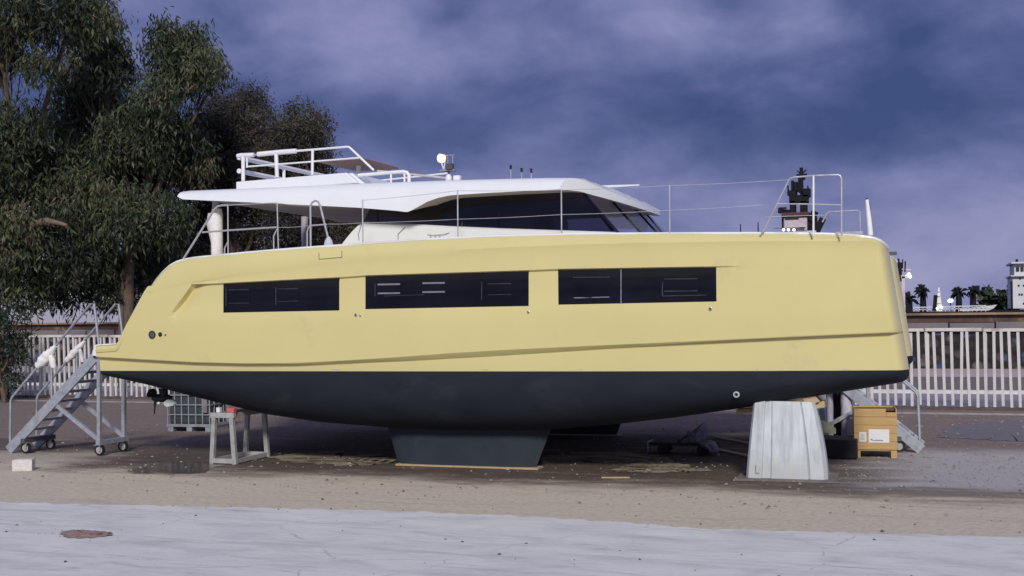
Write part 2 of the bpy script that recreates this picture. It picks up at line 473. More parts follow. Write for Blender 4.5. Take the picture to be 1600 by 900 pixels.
_d = mth(t, 'ADD', mth(t, 'ADD', _ex, _ey), mth(t, 'MULTIPLY', mth(t, 'SUBTRACT', noise(t, mapping(t, co, (0.6, 1.4, 1)), 2.2, 6, 0.65), 0.5), 1.9))
_tr = N(t, 'ShaderNodeBsdfTransparent')
_mx = N(t, 'ShaderNodeMixShader')
t.links.new(mapr(t, _d, 0.45, 1.0, 0.0, 1.0), _mx.inputs[0]); t.links.new(p.outputs[0], _mx.inputs[1]); t.links.new(_tr.outputs[0], _mx.inputs[2])
t.links.new(_mx.outputs[0], t.nodes['Material Output'].inputs[0])
struct(sheet('puddle', [(182, 749), (200, 735), (232, 722), (300, 712), (345, 715), (372, 722), (330, 731), (318, 742), (262, 749), (230, 752)], pm, 0.006, 0.03, 3))
struct(sheet('puddle', [(1462, 684), (1480, 668), (1530, 658), (1620, 655), (1700, 662), (1700, 690), (1600, 690), (1520, 686)], M('wet_mud', (0.12, 0.105, 0.11), 0.42, var=0.4, scale=2.5, stretch=(0.5, 1.5, 1), bmp=0.4, bscale=6), 0.006, 0.10, 5))
LITGR = M('lit_ground_tone', (0.33, 0.285, 0.195), 0.95, var=0.25, scale=5, bmp=0.5, bscale=30, dirt=((0.09, 0.07, 0.053), 0.75, 2.2), stretch=(0.5, 1.4, 1))  # pale colour stands in for light reaching the ground between the hull's shadows
struct(sheet('lit_ground_patch', [(420, 716), (452, 708), (520, 706), (600, 711), (625, 718), (620, 723), (560, 727), (470, 724)], LITGR, 0.007, 0.12, 6))
struct(sheet('lit_ground_patch', [(955, 736), (975, 728), (1000, 722), (1045, 722), (1090, 730), (1110, 735), (1060, 737), (1000, 739)], LITGR, 0.007, 0.10, 7))
struct(sheet('lit_ground_patch', [(845, 712), (905, 707), (975, 706), (1030, 712), (1062, 722), (980, 720), (900, 722), (850, 722)], LITGR, 0.005, 0.12, 8))
RSOIL = M('red_soil', (0.30, 0.20, 0.165), 0.95, var=0.35, scale=14, bmp=0.7, bscale=40, dirt=((0.5, 0.46, 0.44), 0.35, 10))
struct(sheet('soil', [(96, 831), (112, 828), (140, 828), (172, 831), (176, 836), (150, 840), (112, 841), (98, 837)], RSOIL, 0.018, 0.025, 9))
# beyond the fence: pavement, kerb, road, pale verge
def strip(name, y0, y1, z, mat, h=0.0):
    if h: return struct(obj(name, MB().box((-30, (y0 + y1) / 2, h / 2), (420, y1 - y0, h)), mat))
    return struct(obj(name, MB().add([(-240, y0, z), (180, y0, z), (180, y1, z), (-240, y1, z)], [(0, 1, 2, 3)]), mat))
strip('pavement', 36.6, 42.2, 0.008, M('pavement_grey', (0.26, 0.255, 0.29), 0.85, var=0.15, scale=2, bmp=0.3, dirt=((0.2, 0.18, 0.18), 0.3, 1.5)))
strip('kerb', 42.2, 42.5, 0, M('kerb_paint', (0.6, 0.6, 0.64), 0.8, var=0.2, scale=3), 0.12)
strip('road', 42.5, 52.5, 0.008, M('road_asphalt', (0.17, 0.14, 0.145), 0.9, var=0.15, scale=1.2, bmp=0.3, dirt=((0.28, 0.23, 0.22), 0.25, 0.8)))
strip('verge', 52.5, 59.5, 0.012, M('verge_concrete', (0.44, 0.37, 0.38), 0.9, var=0.1, scale=1.2))
# a low concrete footing along the fence
FOOT = M('dark_footing', (0.10, 0.078, 0.07), 0.9, var=0.4, scale=4, bmp=0.4)
# pebbles and litter
def pebbles(name, n, xs, ys, smin, smax, mat, seed, keep=None):
    rd = random.Random(seed); mb = MB()
    for _ in range(n):
        x, y = rd.uniform(*xs), rd.uniform(*ys)
        if keep and not keep(x, y): continue
        s_ = smin + (smax - smin) * rd.random() ** 3
        a = rd.uniform(0, 6.28); ca, sa = math.cos(a), math.sin(a)
        pts_ = [(1, 0, .1), (0, .7, 0), (-.9, .1, .05), (.1, -.8, 0), (.1, .1, .55), (-.3, -.2, .45)]
        vs = [(x + (px_ * ca - py_ * sa) * s_ * rd.uniform(.7, 1.2), y + (px_ * sa + py_ * ca) * s_ * rd.uniform(.7, 1.2), 0.006 + pz_ * s_ * rd.uniform(.7, 1.4)) for px_, py_, pz_ in pts_]
        mb.add(vs, [(0, 1, 4), (1, 2, 5), (1, 5, 4), (2, 3, 5), (3, 0, 4), (3, 4, 5)])
    return stuff(obj(name, mb, mat))
STON = M('pebble_stone', (0.27, 0.24, 0.23), 0.9, var=0.5, scale=3)
STOD = M('dark_litter', (0.12, 0.10, 0.09), 0.9, var=0.5, scale=3)
pebbles('gravel', 3600, (-19, 4.5), (17.2, 34), 0.008, 0.05, STON, 1)
pebbles('gravel', 2400, (-3, 4.5), (20.2, 25), 0.008, 0.032, STON, 2)
_s0 = at(136, 834, Z=0)
pebbles('soil_crumbs', 260, (_s0.x - 0.8, _s0.x + 0.8), (_s0.y - 0.45, _s0.y + 0.45), 0.008, 0.028, RSOIL, 12, lambda x, y: ((x - _s0.x) / 0.8) ** 2 + ((y - _s0.y) / 0.4) ** 2 < random.random())
pebbles('litter', 300, (-12, 5), (11.5, 21), 0.012, 0.045, STOD, 3)

# ------------------------------------------------------------------ the catamaran
YC = 23.85          # centreline of the boat
YK = 20.85          # centreline of the near hull
XS_, XB = -15.36, -0.27
boat = thing('catamaran', 'pale yellow power catamaran with dark blue bottom and white roof, propped up on the yard', 'boat', (-7.9, YC, 0))
def half(X):
    s_ = (X - XS_) / (XB - XS_)
    b = 1.10 - 0.10 * sst((0.30 - s_) / 0.30)
    if s_ > 0.45: b -= 0.50 * ((s_ - 0.45) / 0.55) ** 2.4
    if s_ > 0.985: b -= 0.34 * ((s_ - 0.985) / 0.015) ** 3
    return b
def hmap(pts_, off=0.0, mid=False):
    out = []
    for px_, py_ in pts_:
        Y = 19.8
        for _ in range(8):
            q = at(px_, py_, Y=Y)
            Y = (YK - 0.25) if mid else YK - half(max(XS_, min(XB, q.x))) + off
        out.append((q.x, q.z))
    return interp(out)
z_sheer = hmap([(140, 541), (184, 538), (189, 531), (200, 508), (214, 482), (228, 456), (240, 438), (250, 426), (262, 415), (272, 409.5), (285, 405.5), (300, 403), (350, 398), (420, 391.5), (500, 385.5), (600, 378.5), (700, 372), (800, 368), (900, 366), (1000, 365), (1150, 364.5), (1250, 364.5), (1312, 365), (1367, 367.5), (1392, 370.5), (1408, 376), (1417, 384), (1424, 398)], 0.06)
z_crease = hmap([(140, 470), (240, 456), (300, 440), (350, 431), (420, 421), (500, 410.5), (600, 401), (700, 394), (800, 389), (900, 385), (1000, 382.5), (1150, 380), (1300, 379), (1425, 380)])
z_A = hmap([(140, 452), (250, 446), (300, 444), (349, 442), (530, 433), (571, 430), (826, 422), (872, 420), (1120, 416), (1195, 414), (1300, 411), (1425, 408)])
z_B = hmap([(140, 512), (350, 506), (640, 501), (900, 496), (1120, 490), (1425, 480)])
z_C = hmap([(140, 556.5), (220, 561), (300, 565.5), (380, 567.5), (460, 567), (540, 563), (620, 558), (700, 552), (800, 546), (950, 539), (1100, 532), (1250, 525), (1425, 517)])
z_W = hmap([(140, 579.5), (1425, 577)], 0.1)
z_K = hmap([(140, 580.5), (165, 583.5), (200, 592), (250, 605), (300, 619), (350, 632), (420, 649), (500, 661), (600, 669), (700, 673), (800, 673.5), (870, 671.5), (960, 664), (1050, 654), (1150, 640), (1250, 624), (1330, 611), (1400, 600), (1412, 597), (1418, 592), (1424, 582)], mid=True)
nA = at(301, 446, Y=19.85); nB = at(267, 491, Y=19.85)
XR0, XR1 = at(1040, 415, Y=19.9).x, at(1200, 415, Y=20.0).x
def recess(X, z):
    k = max(0, min(1, (nA.z - z) / (nA.z - nB.z)))
    xl = nA.x + (nB.x - nA.x) * k
    d = X - xl
    if d < 0: return 0.0
    m_ = sst((d + 0.004) / 0.05)
    dep = 0.052 + 0.085 * math.exp(-(d / 0.22) ** 2)
    fr = 1 - sst((X - XR0) / (XR1 - XR0))
    zA, zB = z_A(X), z_B(X)
    tt = (zA - z) / max(1e-3, zA - zB)
    vert = 1 - sst((tt - 0.35) / 0.65)
    return m_ * dep * fr * vert
def warp(X, z):
    """lets a mesh line follow the slanted end of the window recess"""
    k = max(0.0, min(1.0, (nA.z - z) / (nA.z - nB.z)))
    if z > nA.z: up_ = max(0.0, 1 - (z - nA.z) / 0.25)
    else: up_ = 1.0
    d = X - nA.x
    w_ = max(0.0, 1 + d / 1.2) if d < 0 else max(0.0, 1 - d / 0.55)
    lowf = max(0.0, min(1.0, 1 - (nB.z - z) / 0.35)) if z < nB.z else 1.0
    return X + (nB.x - nA.x) * k * w_ * up_ * lowf
def section(X0):
    """outer side from sheer to waterline: list of (x, half breadth, z)"""
    out = []
    zs0, zc0, zA0, zB0 = z_sheer(X0), z_crease(X0), z_A(X0), z_B(X0)
    nr = 36
    for j in range(nr):
        X = X0
        if 8 <= j <= 24:
            z0 = zA0 if j == 8 else ((zA0 - 0.022) + (zB0 - zA0 + 0.022) * (j - 9) / 12 if j <= 21 else zB0 - 0.2 * (zB0 - z_C(X0)) * (j - 21))
            X = warp(X0, z0)
        b = half(X)
        zs, zc, zA, zB, zC, zw = z_sheer(X), z_crease(X), z_A(X), z_B(X), z_C(X), z_W(X)
        zc = min(zc, zs - 0.10)
        if j <= 8:
            h, z = ((b - 0.34, zs - 0.005), (b - 0.13, zs), (b - 0.075, zs - 0.02), (b - 0.045, zs - 0.055), (b - 0.015, (zs + zc) / 2), (b + 0.010, zc + 0.03), (b - 0.004, zc - 0.03), (b - 0.012, (zc + zA) / 2), (b, zA))[j]
        elif j <= 21:
            tt = (j - 9) / 12
            z = (zA - 0.022) + (zB - zA + 0.022) * tt
            h = b + 0.005 * tt - recess(X, z)
        elif j <= 24:
            z = zB - 0.2 * (zB - zC) * (j - 21); h = b + 0.001 - 0.006 * (j - 22)
        elif j == 25: h, z = b - 0.02, zB - 0.8 * (zB - zC)
        elif j == 26: h, z = b - 0.025, zC
        elif j == 27: h, z = b - 0.033, zC - 0.012
        elif j == 28: h, z = b - 0.125, zC - 0.028 - 0.075 * math.exp(-(((X - XS_) / (XB - XS_) - 0.53) / 0.2) ** 2)
        elif j == 29: h, z = b - 0.135, zw + 0.35 * (zC - zw) * 0.8
        elif j == 30: h, z = b - 0.145, zw
        else: break
        if z > zs - 1e-6: z = zs
        out.append((X, max(0.03, h), z))
    return out
def bow_x(X, z):
    X0 = -2.6
    if X <= X0: return X
    top_, bot = z_sheer(-2.0), z_W(-1.0)
    k = (z - bot) / (top_ - bot)
    xe = XB - 0.34 * k if k > 0 else XB + 0.0 * k
    return X0 + (X - X0) * (xe - X0) / (XB - X0)
def hull_y(X, z):
    """half breadth of the outer skin at X, z"""
    sc = section(X)
    for (_, h0, z0), (_, h1, z1) in zip(sc[1:], sc[2:]):
        if z0 >= z >= z1: return h0 + (h1 - h0) * ((z0 - z) / max(1e-5, z0 - z1))
    return sc[-1][1]
stations = []
x = XS_
while x < XB - 1e-6:
    stations.append(x)
    x += 0.03 if x < -12.3 else (0.16 if x < -3 else (0.07 if x < -0.6 else 0.02))
stations.append(XB)
kn = min(range(len(stations)), key=lambda i: abs(stations[i] - nA.x)); stations[kn] = nA.x
def make_hull(mirror):
    sg = -1 if mirror else 1
    yy = lambda off: (2 * YC - (YK + off)) if mirror else YK + off
    top_rows, bot_rows = [], []
    for X in stations:
        sc = section(X)
        zs = z_sheer(X); zw = z_W(X); zk = min(z_K(X), zw - 0.004)
        hb_w = sc[-1][1]
        inner = [(hb_w - 0.02, zw), (hb_w + 0.02, (zw + zs) / 2), (sc[1][1], zs - 0.02), (sc[1][1] - 0.05, zs - 0.005), (sc[0][1], zs - 0.005)]
        ring = [Vector((bow_x(x_, z), yy(-h), z)) for x_, h, z in sc]
        ring2 = [Vector((bow_x(X, z), yy(max(0.03, h)), z)) for h, z in inner]
        top_rows.append((ring, ring2))
        bt = []
        nb = 12
        for k in range(nb * 2 + 1):
            a = -math.pi / 2 + math.pi * k / (nb * 2)
            h = hb_w * math.copysign(abs(math.sin(a)) ** 0.85, math.sin(a))
            z = zw - (zw - zk) * (max(0, math.cos(a)) ** 0.75)
            if k in (0, nb * 2): z = zw
            bt.append(Vector((bow_x(X, z), yy(h), z)))
        bot_rows.append(bt)
    mb = MB()
    mb.grid([r_[0] for r_ in top_rows])
    mb.grid([r_[1] for r_ in top_rows])
    # deck strip, bow and stern caps
    mb.grid([[r_[0][0], r_[1][-1]] for r_ in top_rows])
    for r_ in (top_rows[0], top_rows[-1]):
        o_, i_ = r_
        zi = [v.z for v in i_]
        rows = []
        for v in o_[1:]:
            y2 = float(np.interp(v.z, zi[:3], [q.y for q in i_[:3]]))
            rows.append([v, Vector((v.x, y2, v.z))])
        mb.grid(rows)
    h = obj('hull', mb, YEL, boat, smooth=28, weld=True)
    mb2 = MB().grid(bot_rows)
    mb2.add(bot_rows[0], [tuple(range(len(bot_rows[0])))])
    mb2.add(bot_rows[-1], [tuple(range(len(bot_rows[-1])))])
    obj('bottom_paint', mb2, ANTI, h, smooth=40, weld=True)
    # stub keel
    kb0, kb1 = at(622, 726, Y=YK).x, at(838, 728, Y=YK).x
    kt0, kt1 = at(602, 670, Y=YK).x, at(868, 668, Y=YK).x
    zt, zk0 = 0.93, 0.035
    rows = []
    for kx0, kx1, z, w in ((kb0, kb1, zk0, 0.13), (kb0 + (kt0 - kb0) * .93, kb1 + (kt1 - kb1) * .93, zk0 + (zt - zk0) * .93, 0.16), (kt0, kt1, zt + 0.05, 0.19)):
        n_ = 24; ring = []
        L = kx1 - kx0
        prof = [(0, .05), (.05, .6), (.2, 1), (.8, 1), (.9, .75), (.97, .35), (1, .04)]
        ring += [Vector((kx0 + L * u_, yy(-w * v_), z)) for u_, v_ in prof]
        ring += [Vector((kx0 + L * u_, yy(w * v_), z)) for u_, v_ in reversed(prof)]
        rows.append(ring)
    kb = MB().grid(rows, True)
    kb.add(rows[0], [tuple(range(len(rows[0])))]).add(rows[-1], [tuple(range(len(rows[-1])))])
    obj('keel', kb, KEEL, h, smooth=50, weld=True)
    return h, yy
hullN, yyN = make_hull(False)
hullF, yyF = make_hull(True)
for sg_, yy_ in ((0, yyN), (1, yyF)):
    P = []
    for X in stations[2::2] + [XB]:
        sc = section(X)
        z_ = sc[1][2]
        P.append(Vector((bow_x(X, z_), yy_(-(sc[1][1] - 0.01)), z_ + 0.006)))
    obj('toe_rail', MB().tube(P, 0.022, 6), WHT, boat, smooth=60)
# timber under the keels
for nm, yc, lab in (('timber_plank', YK, 'thin plank lying under the near keel of the yellow boat'), ('timber_plank', 2 * YC - YK, 'thin plank lying under the far keel of the yellow boat')):
    a, b = at(626, 727, Y=YK).x, at(842, 729, Y=YK).x
    tag(obj(nm, MB().box(((a + b) / 2, yc, 0.019), (b - a + 0.06, 0.34, 0.03)), WOODW), lab, 'plank', 'planks under the keels')

def skin_pt(px_, py_, off):
    Y = 19.9
    for _ in range(6):
        q = at(px_, py_, Y=Y)
        Y = YK - hull_y(q.x, q.z) - off
    return Vector((q.x, YK - hull_y(q.x, q.z) - off, q.z))
def plate(name, quad, mat, parent, off=0.010, th=0.03, n=14, m=3, smooth=30):
    """a panel let into the hull side: quad = top-left, top-right, bottom-right, bottom-left in survey pixels"""
    front, backr = [], []
    tl, tr_, br, bl = quad
    for j in range(m + 1):
        v = j / m; rf, rb = [], []
        for i in range(n + 1):
            u_ = i / n
            px_ = (tl[0] * (1 - u_) + tr_[0] * u_) * (1 - v) + (bl[0] * (1 - u_) + br[0] * u_) * v
            py_ = (tl[1] * (1 - u_) + tr_[1] * u_) * (1 - v) + (bl[1] * (1 - u_) + br[1] * u_) * v
            q = skin_pt(px_, py_, off)
            rf.append(q); rb.append(q + Vector((0, th, 0)))
        front.append(rf); backr.append(rb)
    mb = MB().grid(front)
    rim = front[0] + [r_[-1] for r_ in front[1:]] + front[-1][-2::-1] + [r_[0] for r_ in front[-2:0:-1]]
    rb = [v + Vector((0, th, 0)) for v in rim]
    mb.grid([rim, rb], True)
    return obj(name, mb, mat, parent, smooth=smooth, weld=True)
wins = [[(349, 443.8), (530, 434.5), (530, 485), (349, 488.5)], [(571, 431.8), (826, 423.8), (826, 478), (571, 483)], [(872, 421.8), (1119, 417.6), (1119.5, 471), (872.5, 476)]]
wobj = [plate('window', q, DKGL, boat, 0.004, 0.04, 18, 6) for q in wins]
def hbar(win, x0, x1, y0, y1, w=1.3, mat=BARS, name='hatch_trim', off=0.012):
    if abs(x1 - x0) > abs(y1 - y0): q = [(x0, y0 - w / 2), (x1, y1 - w / 2), (x1, y1 + w / 2), (x0, y0 + w / 2)]
    else: q = [(x0 - w / 2, y0), (x0 + w / 2, y0), (x1 + w / 2, y1), (x1 - w / 2, y1)]
    plate(name, q, mat, win, off, 0.012, 2, 2)
for (wi, x0, x1, y0, y1, br) in ((0, 357, 389, 453, 474, 0), (0, 434, 466, 451.5, 471, 1), (1, 590, 625, 444.5, 458.5, 2), (1, 660, 695, 442.5, 456.5, 2), (1, 762, 799, 443.5, 460.5, 1), (2, 895, 953, 433.5, 465, 0), (2, 1038, 1090, 436, 455, 0)):
    mt = (BARS, BARS, BARL)[br]
    hbar(wobj[wi], x0, x1, y0, y0 - 0.6, 2.6 if br == 2 else 1.6, mt)
    hbar(wobj[wi], x0, x1, y1, y1 - 0.6, 2.4 if br == 2 else 1.3, mt)
    q = [(x0 - 1, y0 + 1.5), (x1 + 1, y0 + 1), (x1 + 1, y1 - 1.5), (x0 - 1, y1 - 1)]
    plate('hatch_pane', q, DKGL, wobj[wi], 0.010, 0.01, 2, 2)
for (wi, x, y0, y1) in ((0, 353, 449, 478), (0, 431, 449, 477), (1, 586, 443, 463), (1, 752.5, 440, 469), (2, 1035, 441, 462)):
    hbar(wobj[wi], x, x, y0, y1, 1.6)
hbar(wobj[1], 600, 662, 462.5, 460.5, 1.0); hbar(wobj[2], 897, 952, 465.5, 464, 1.4, BARL)
hbar(wobj[2], 1036, 1104, 462.5, 461, 1.0)
hbar(wobj[2], 970.3, 970.3, 420.5, 473.8, 1.6, BARL, 'glazing_bar')
# gate panel in the bulwark, outlets
plate('gate_panel', [(499, 387.5), (533.5, 385), (533.5, 401.5), (499, 404.5)], YEL, boat, 0.006, 0.03, 4, 3)
SEAM = M('seam', (0.16, 0.13, 0.07), 0.8)
for a, b in (((498.3, 387), (498.3, 405)), ((534.2, 384.5), (534.2, 402))):
    hbar(boat, a[0], b[0], a[1], b[1], 0.9, SEAM, 'seam', 0.004)
hbar(boat, 498.5, 534, 405.2, 402.2, 0.9, SEAM, 'seam', 0.004)
CHIP = M('chipped_paint', (0.45, 0.43, 0.38), 0.8, var=0.2)
for x0_, x1_ in ((518, 531), (752, 763), (641, 645), (1316, 1327), (905, 909), (1180, 1185)): hbar(boat, x0_, x1_, 577.2, 577.0, 1.1, CHIP, 'paint_chip', 0.004)
def outlet(px_, py_, r, mat, name='outlet', ring=None, off=0.012):
    c = skin_pt(px_, py_, off)
    r /= 84.0
    mb = MB().tube([c + Vector((0, 0.04, 0)), c], r, 14)
    o = obj(name, mb, mat, boat, smooth=40)
    if ring:
        n_ = 18
        rr = [[c + Vector((math.cos(2 * math.pi * k / n_) * q, d_, math.sin(2 * math.pi * k / n_) * q)) for k in range(n_)] for q, d_ in ((r * 1.25, 0.02), (r * 1.22, -0.008), (r * 0.95, -0.010), (r * 0.9, 0.01))]
        obj('rim', MB().grid(rr, True), ring, o, smooth=40)
outlet(237.5, 523, 5.2, DKST, ring=BLK)
outlet(250, 522.5, 3.6, BLK)
outlet(258, 523.5, 1.3, BLK)
for a in ((556, 492, 1.9), (563, 493, 1.2), (825.5, 487.5, 1.5), (1110, 482.5, 2.0)): outlet(*a, DKST, ring=STEEL)
# through-hull fitting on the bottom paint
c = at(1150.5, 616.5, Y=20.12)
n_ = 16
rr = [[c + Vector((math.cos(2 * math.pi * k / n_) * q, d_, math.sin(2 * math.pi * k / n_) * q)) for k in range(n_)] for q, d_ in ((0.05, 0.25), (0.052, -0.01), (0.028, -0.012), (0.022, 0.25))]
obj('fitting', MB().grid(rr, True), STEEL, hullN, smooth=40)

# saildrive with folding propeller
dr = MB()
top_ = at(249, 604, Y=20.85); hub = at(252, 622, Y=20.85)
dr.tube([top_ + Vector((0.05, 0, 0.12)), hub + Vector((0.08, 0, 0.02))], [0.10, 0.075], 10)
dr.tube([hub + Vector((-0.20, 0, 0)), hub + Vector((-0.12, 0, 0)), hub + Vector((0.12, 0, 0)), hub + Vector((0.24, 0, 0.02))], [0.05, 0.085, 0.085, 0.03], 12)
d_ = obj('saildrive', dr, BLK, hullN, smooth=40)
def blade(parent, ang, L, mat, cx=-0.14):
    """one propeller blade"""
    rows = []
    for k in range(6):
        u_ = k / 5
        w = 0.115 * (math.sin(math.pi * (0.12 + 0.85 * u_)) ** 0.7)
        tw = R(58 - 30 * u_)
        rr_ = 0.06 + L * u_
        c0 = hub + Vector((cx, math.sin(ang) * rr_, math.cos(ang) * rr_))
        tang = Vector((math.sin(tw), math.cos(ang) * math.cos(tw), -math.sin(ang) * math.cos(tw)))
        nrm = Vector((math.cos(tw), -math.cos(ang) * math.sin(tw), math.sin(ang) * math.sin(tw)))
        rows.append([c0 + tang * w * q + nrm * e for q, e in ((-1, 0), (-.4, .014), (.4, .014), (1, 0), (.4, -.01), (-.4, -.01))])
    obj('propeller_blade', MB().grid(rows, True).add(rows[-1], [tuple(range(6))]), mat, parent, smooth=50)
PALE = M('pale_blade', (0.50, 0.60, 0.55), 0.5, var=0.1)
# three blades: one pale, two black
blade(hullN, R(188), 0.26, BLK)
blade(hullN, R(310), 0.22, BLK)
pb = [at(255, 628, Y=20.7), at(262, 623.5, Y=20.7), at(270, 625, Y=20.7), at(274.5, 630, Y=20.7), at(270, 634, Y=20.7), at(260, 636.5, Y=20.7), at(255.5, 633, Y=20.7)]
obj('propeller_blade', MB().prism(pb, (0.03, 0.05, 0.0)), PALE, hullN, bevel=0.012)
obj('anode', MB().ball(at(250, 604.5, Y=20.68), (0.075, 0.05, 0.04)), WPIPE, hullN, smooth=60)
obj('anode', MB().ball(at(248, 630, Y=20.7), (0.03, 0.03, 0.03), 8, 5), WPIPE, hullN, smooth=60)

# bridge deck between the hulls
mb = MB()
prof = [(-14.3, 2.35), (-14.3, 2.95), (-10.6, 3.0), (-10.6, 3.55), (-3.2, 3.85), (-2.7, 3.6), (-2.9, 3.1), (-4.2, 2.55), (-6, 2.35)]
mb.prism([Vector((x_, YK + 0.6, z_)) for x_, z_ in prof], (0, 2 * (YC - YK) - 1.2, 0))
obj('bridge_deck', mb, WHT, boat)
mb = MB().tube([(-1.3, YK + 0.3, 3.85), (-1.3, 2 * YC - YK - 0.3, 3.85)], 0.09, 12)
obj('crossbeam', mb, STEEL, boat, smooth=40)

# cabin coaming
YA, YE = 20.98, 2 * YC - 20.98
coam = [(533, 383), (540, 374), (549, 363), (558, 354), (568, 349), (585, 350), (640, 352.5), (700, 356), (780, 359.5), (870, 362.5), (960, 365.5)]
cp = [at(x_, y_, Y=YA) for x_, y_ in coam]
zc_top = interp([(q.x, q.z) for q in cp])
base = [Vector((-5.0, YA, 4.02)), Vector((-5.0, YA, 3.4)), Vector((cp[0].x, YA, 3.4))]
poly = cp + base
mb = MB()
rows = []
for off, sh in ((0, 0), (0.05, 0.035), (0.2, 0.05)):
    rows.append([Vector((q.x, YA + off, q.z + (sh if i not in (len(poly) - 1, len(poly) - 2) else 0))) for i, q in enumerate(poly)])
far = [[Vector((q.x, 2 * YC - q.y, q.z)) for q in r_] for r_ in rows[::-1]]
allr = rows + far
mb.grid(allr, True)
mb.add(allr[0], [tuple(range(len(poly)))]).add(allr[-1], [tuple(range(len(poly)))])
cab = obj('cabin_coaming', mb, WHT, boat, smooth=35, weld=True)
# fold in the coaming and side cleat
def psurf(px_, py_, off=-0.004): return at(px_, py_, Y=YA + off)
obj('panel_seam', MB().tube([psurf(622, 374), psurf(622, 366), psurf(633, 355)], 0.007, 5), BARS, cab)
obj('panel_seam', MB().tube([psurf(561, 376), psurf(560, 366), psurf(565, 350)], 0.006, 5), BARS, cab)
cl_ = MB()
cl_.tube([at(668, 367, Y=20.3), at(676, 368, Y=20.3), at(694, 367, Y=20.3), at(702, 364, Y=20.3)], 0.012, 6)
for x_ in (673, 680, 687): cl_.bar(at(x_, 368, Y=20.3), at(x_, 373.5, Y=20.3), 0.02)
obj('mooring_cleat', cl_, STEEL, boat)

# roof
YR = 20.55
zt = interp([(at(x_, y_, Y=YR + 0.25).x, at(x_, y_, Y=YR + 0.25).z) for x_, y_ in ((279, 302), (285, 299.5), (300, 297.2), (370, 294), (460, 290), (560, 285.5), (640, 282.5), (700, 280.5), (780, 278.5), (850, 277), (900, 277))] + [(-5.75, 5.13), (-5.4, 4.98), (-5.03, 4.78)])
zbm = interp([(at(x_, y_, Y=YR).x, at(x_, y_, Y=YR).z) for x_, y_ in ((277, 307), (285, 311.5), (420, 317.5), (560, 324.5), (620, 329.5), (637, 331.5), (650, 325), (668, 315), (685, 309), (705, 305), (760, 301.5), (870, 296), (900, 295.5))] + [(-5.7, 4.93), (-5.35, 4.84), (-5.03, 4.745)])
xr0 = at(277, 307, Y=YR).x
print('roof aft', xr0, 'coam', cp[0], 'sheer mid', z_sheer(-7))
XF = -5.14
def xfront(y): return XF - 0.95 * abs((y - YC) / (YC - YR)) ** 2.4
def xaft(y): return xr0 + 0.0
mb = MB(); und = MB()
xs = [xr0 + 0.0] + [xr0 + 0.06, xr0 + 0.15, xr0 + 0.3]
x = xr0 + 0.5
while x < -6.6: xs.append(x); x += 0.1
ys_n = [0.0, 0.015, 0.05, 0.11, 0.22, 0.4, 0.8, 1.6, 3.3 - 0.0]
W2 = YC - YR
rows = []
KX = 150
for i in range(KX + 1):
    u_ = i / KX
    u_ = 1 - (1 - u_) ** 1.0
    row = []
    for side in (0, 1):
        prof = []
        for j, o_ in enumerate((0.0, 0.02, 0.055, 0.11, 0.20, 0.4, 0.8, 1.6, 2.4, 3.3)):
            y = YR + min(o_, W2)
            X = xr0 + (xfront(y) - xr0) * u_
            z0, z1 = zbm(X), zt(X)
            fz = (0.0, 0.22, 0.48, 0.72, 0.93, 1.0, 1.0, 1.0, 1.0, 1.0)[j]
            z = z0 + (z1 - z0) * fz + (0.03 if j > 5 else 0.0) * min(1, (z1 - z0) / 0.2) + (0.02 if j > 7 else 0)
            prof.append(Vector((X, y if side == 0 else 2 * YC - y, z)))
        row += prof if side == 0 else prof[-2::-1]
    rows.append(row)
mb.grid(rows)
# front and aft lips
def lip(row):
    lo_ = [Vector((q.x, q.y, zbm(q.x))) for q in row]
    return [row, lo_]
mb.grid(lip(rows[0])); mb.grid(lip(rows[-1]))
roof = obj('roof', mb, WHT, boat, smooth=48, weld=True)
# soffit
srows = []
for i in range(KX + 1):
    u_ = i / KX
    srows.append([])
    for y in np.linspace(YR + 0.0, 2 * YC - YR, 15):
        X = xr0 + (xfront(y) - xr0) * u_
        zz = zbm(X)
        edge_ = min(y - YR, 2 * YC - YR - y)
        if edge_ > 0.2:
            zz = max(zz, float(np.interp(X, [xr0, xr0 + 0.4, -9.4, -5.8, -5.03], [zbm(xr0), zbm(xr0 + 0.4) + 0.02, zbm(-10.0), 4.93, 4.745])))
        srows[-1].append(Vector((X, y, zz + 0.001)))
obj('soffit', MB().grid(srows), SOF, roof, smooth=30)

# glazing
def lerp_path(pts_, n_):
    P = [Vector(p_) for p_ in pts_]
    d_ = [0]
    for a, b in zip(P, P[1:]): d_.append(d_[-1] + (b - a).length)
    return [Vector([float(np.interp(d_[-1] * k / n_, d_, [q[i] for q in P])) for i in range(3)]) for k in range(n_ + 1)]
for mir in (False, True):
    yb, yt = 21.06, 21.12
    xb0, xb1 = at(566, 350, Y=yb).x, -5.12
    xt0, xt1 = at(592, 326, Y=yt).x, -5.86
    rows = []
    for v in (0, 0.5, 1.0):
        row = []
        for k in range(13):
            u_ = k / 12
            X0_ = xb0 + (xb1 - xb0) * u_; X1_ = xt0 + (xt1 - xt0) * u_
            zlo = zc_top(X0_) + 0.02; zhi = min(zt(X1_) - 0.08, 5.05) if X1_ > -9 else zt(X1_) - 0.12
            q = Vector((X0_ + (X1_ - X0_) * v, yb + (yt - yb) * v, zlo + (zhi - zlo) * v))
            if mir: q.y = 2 * YC - q.y
            row.append(q)
        rows.append(row)
    obj('side_window', MB().grid(rows), WIN_F if mir else WIN_T, cab, smooth=30)
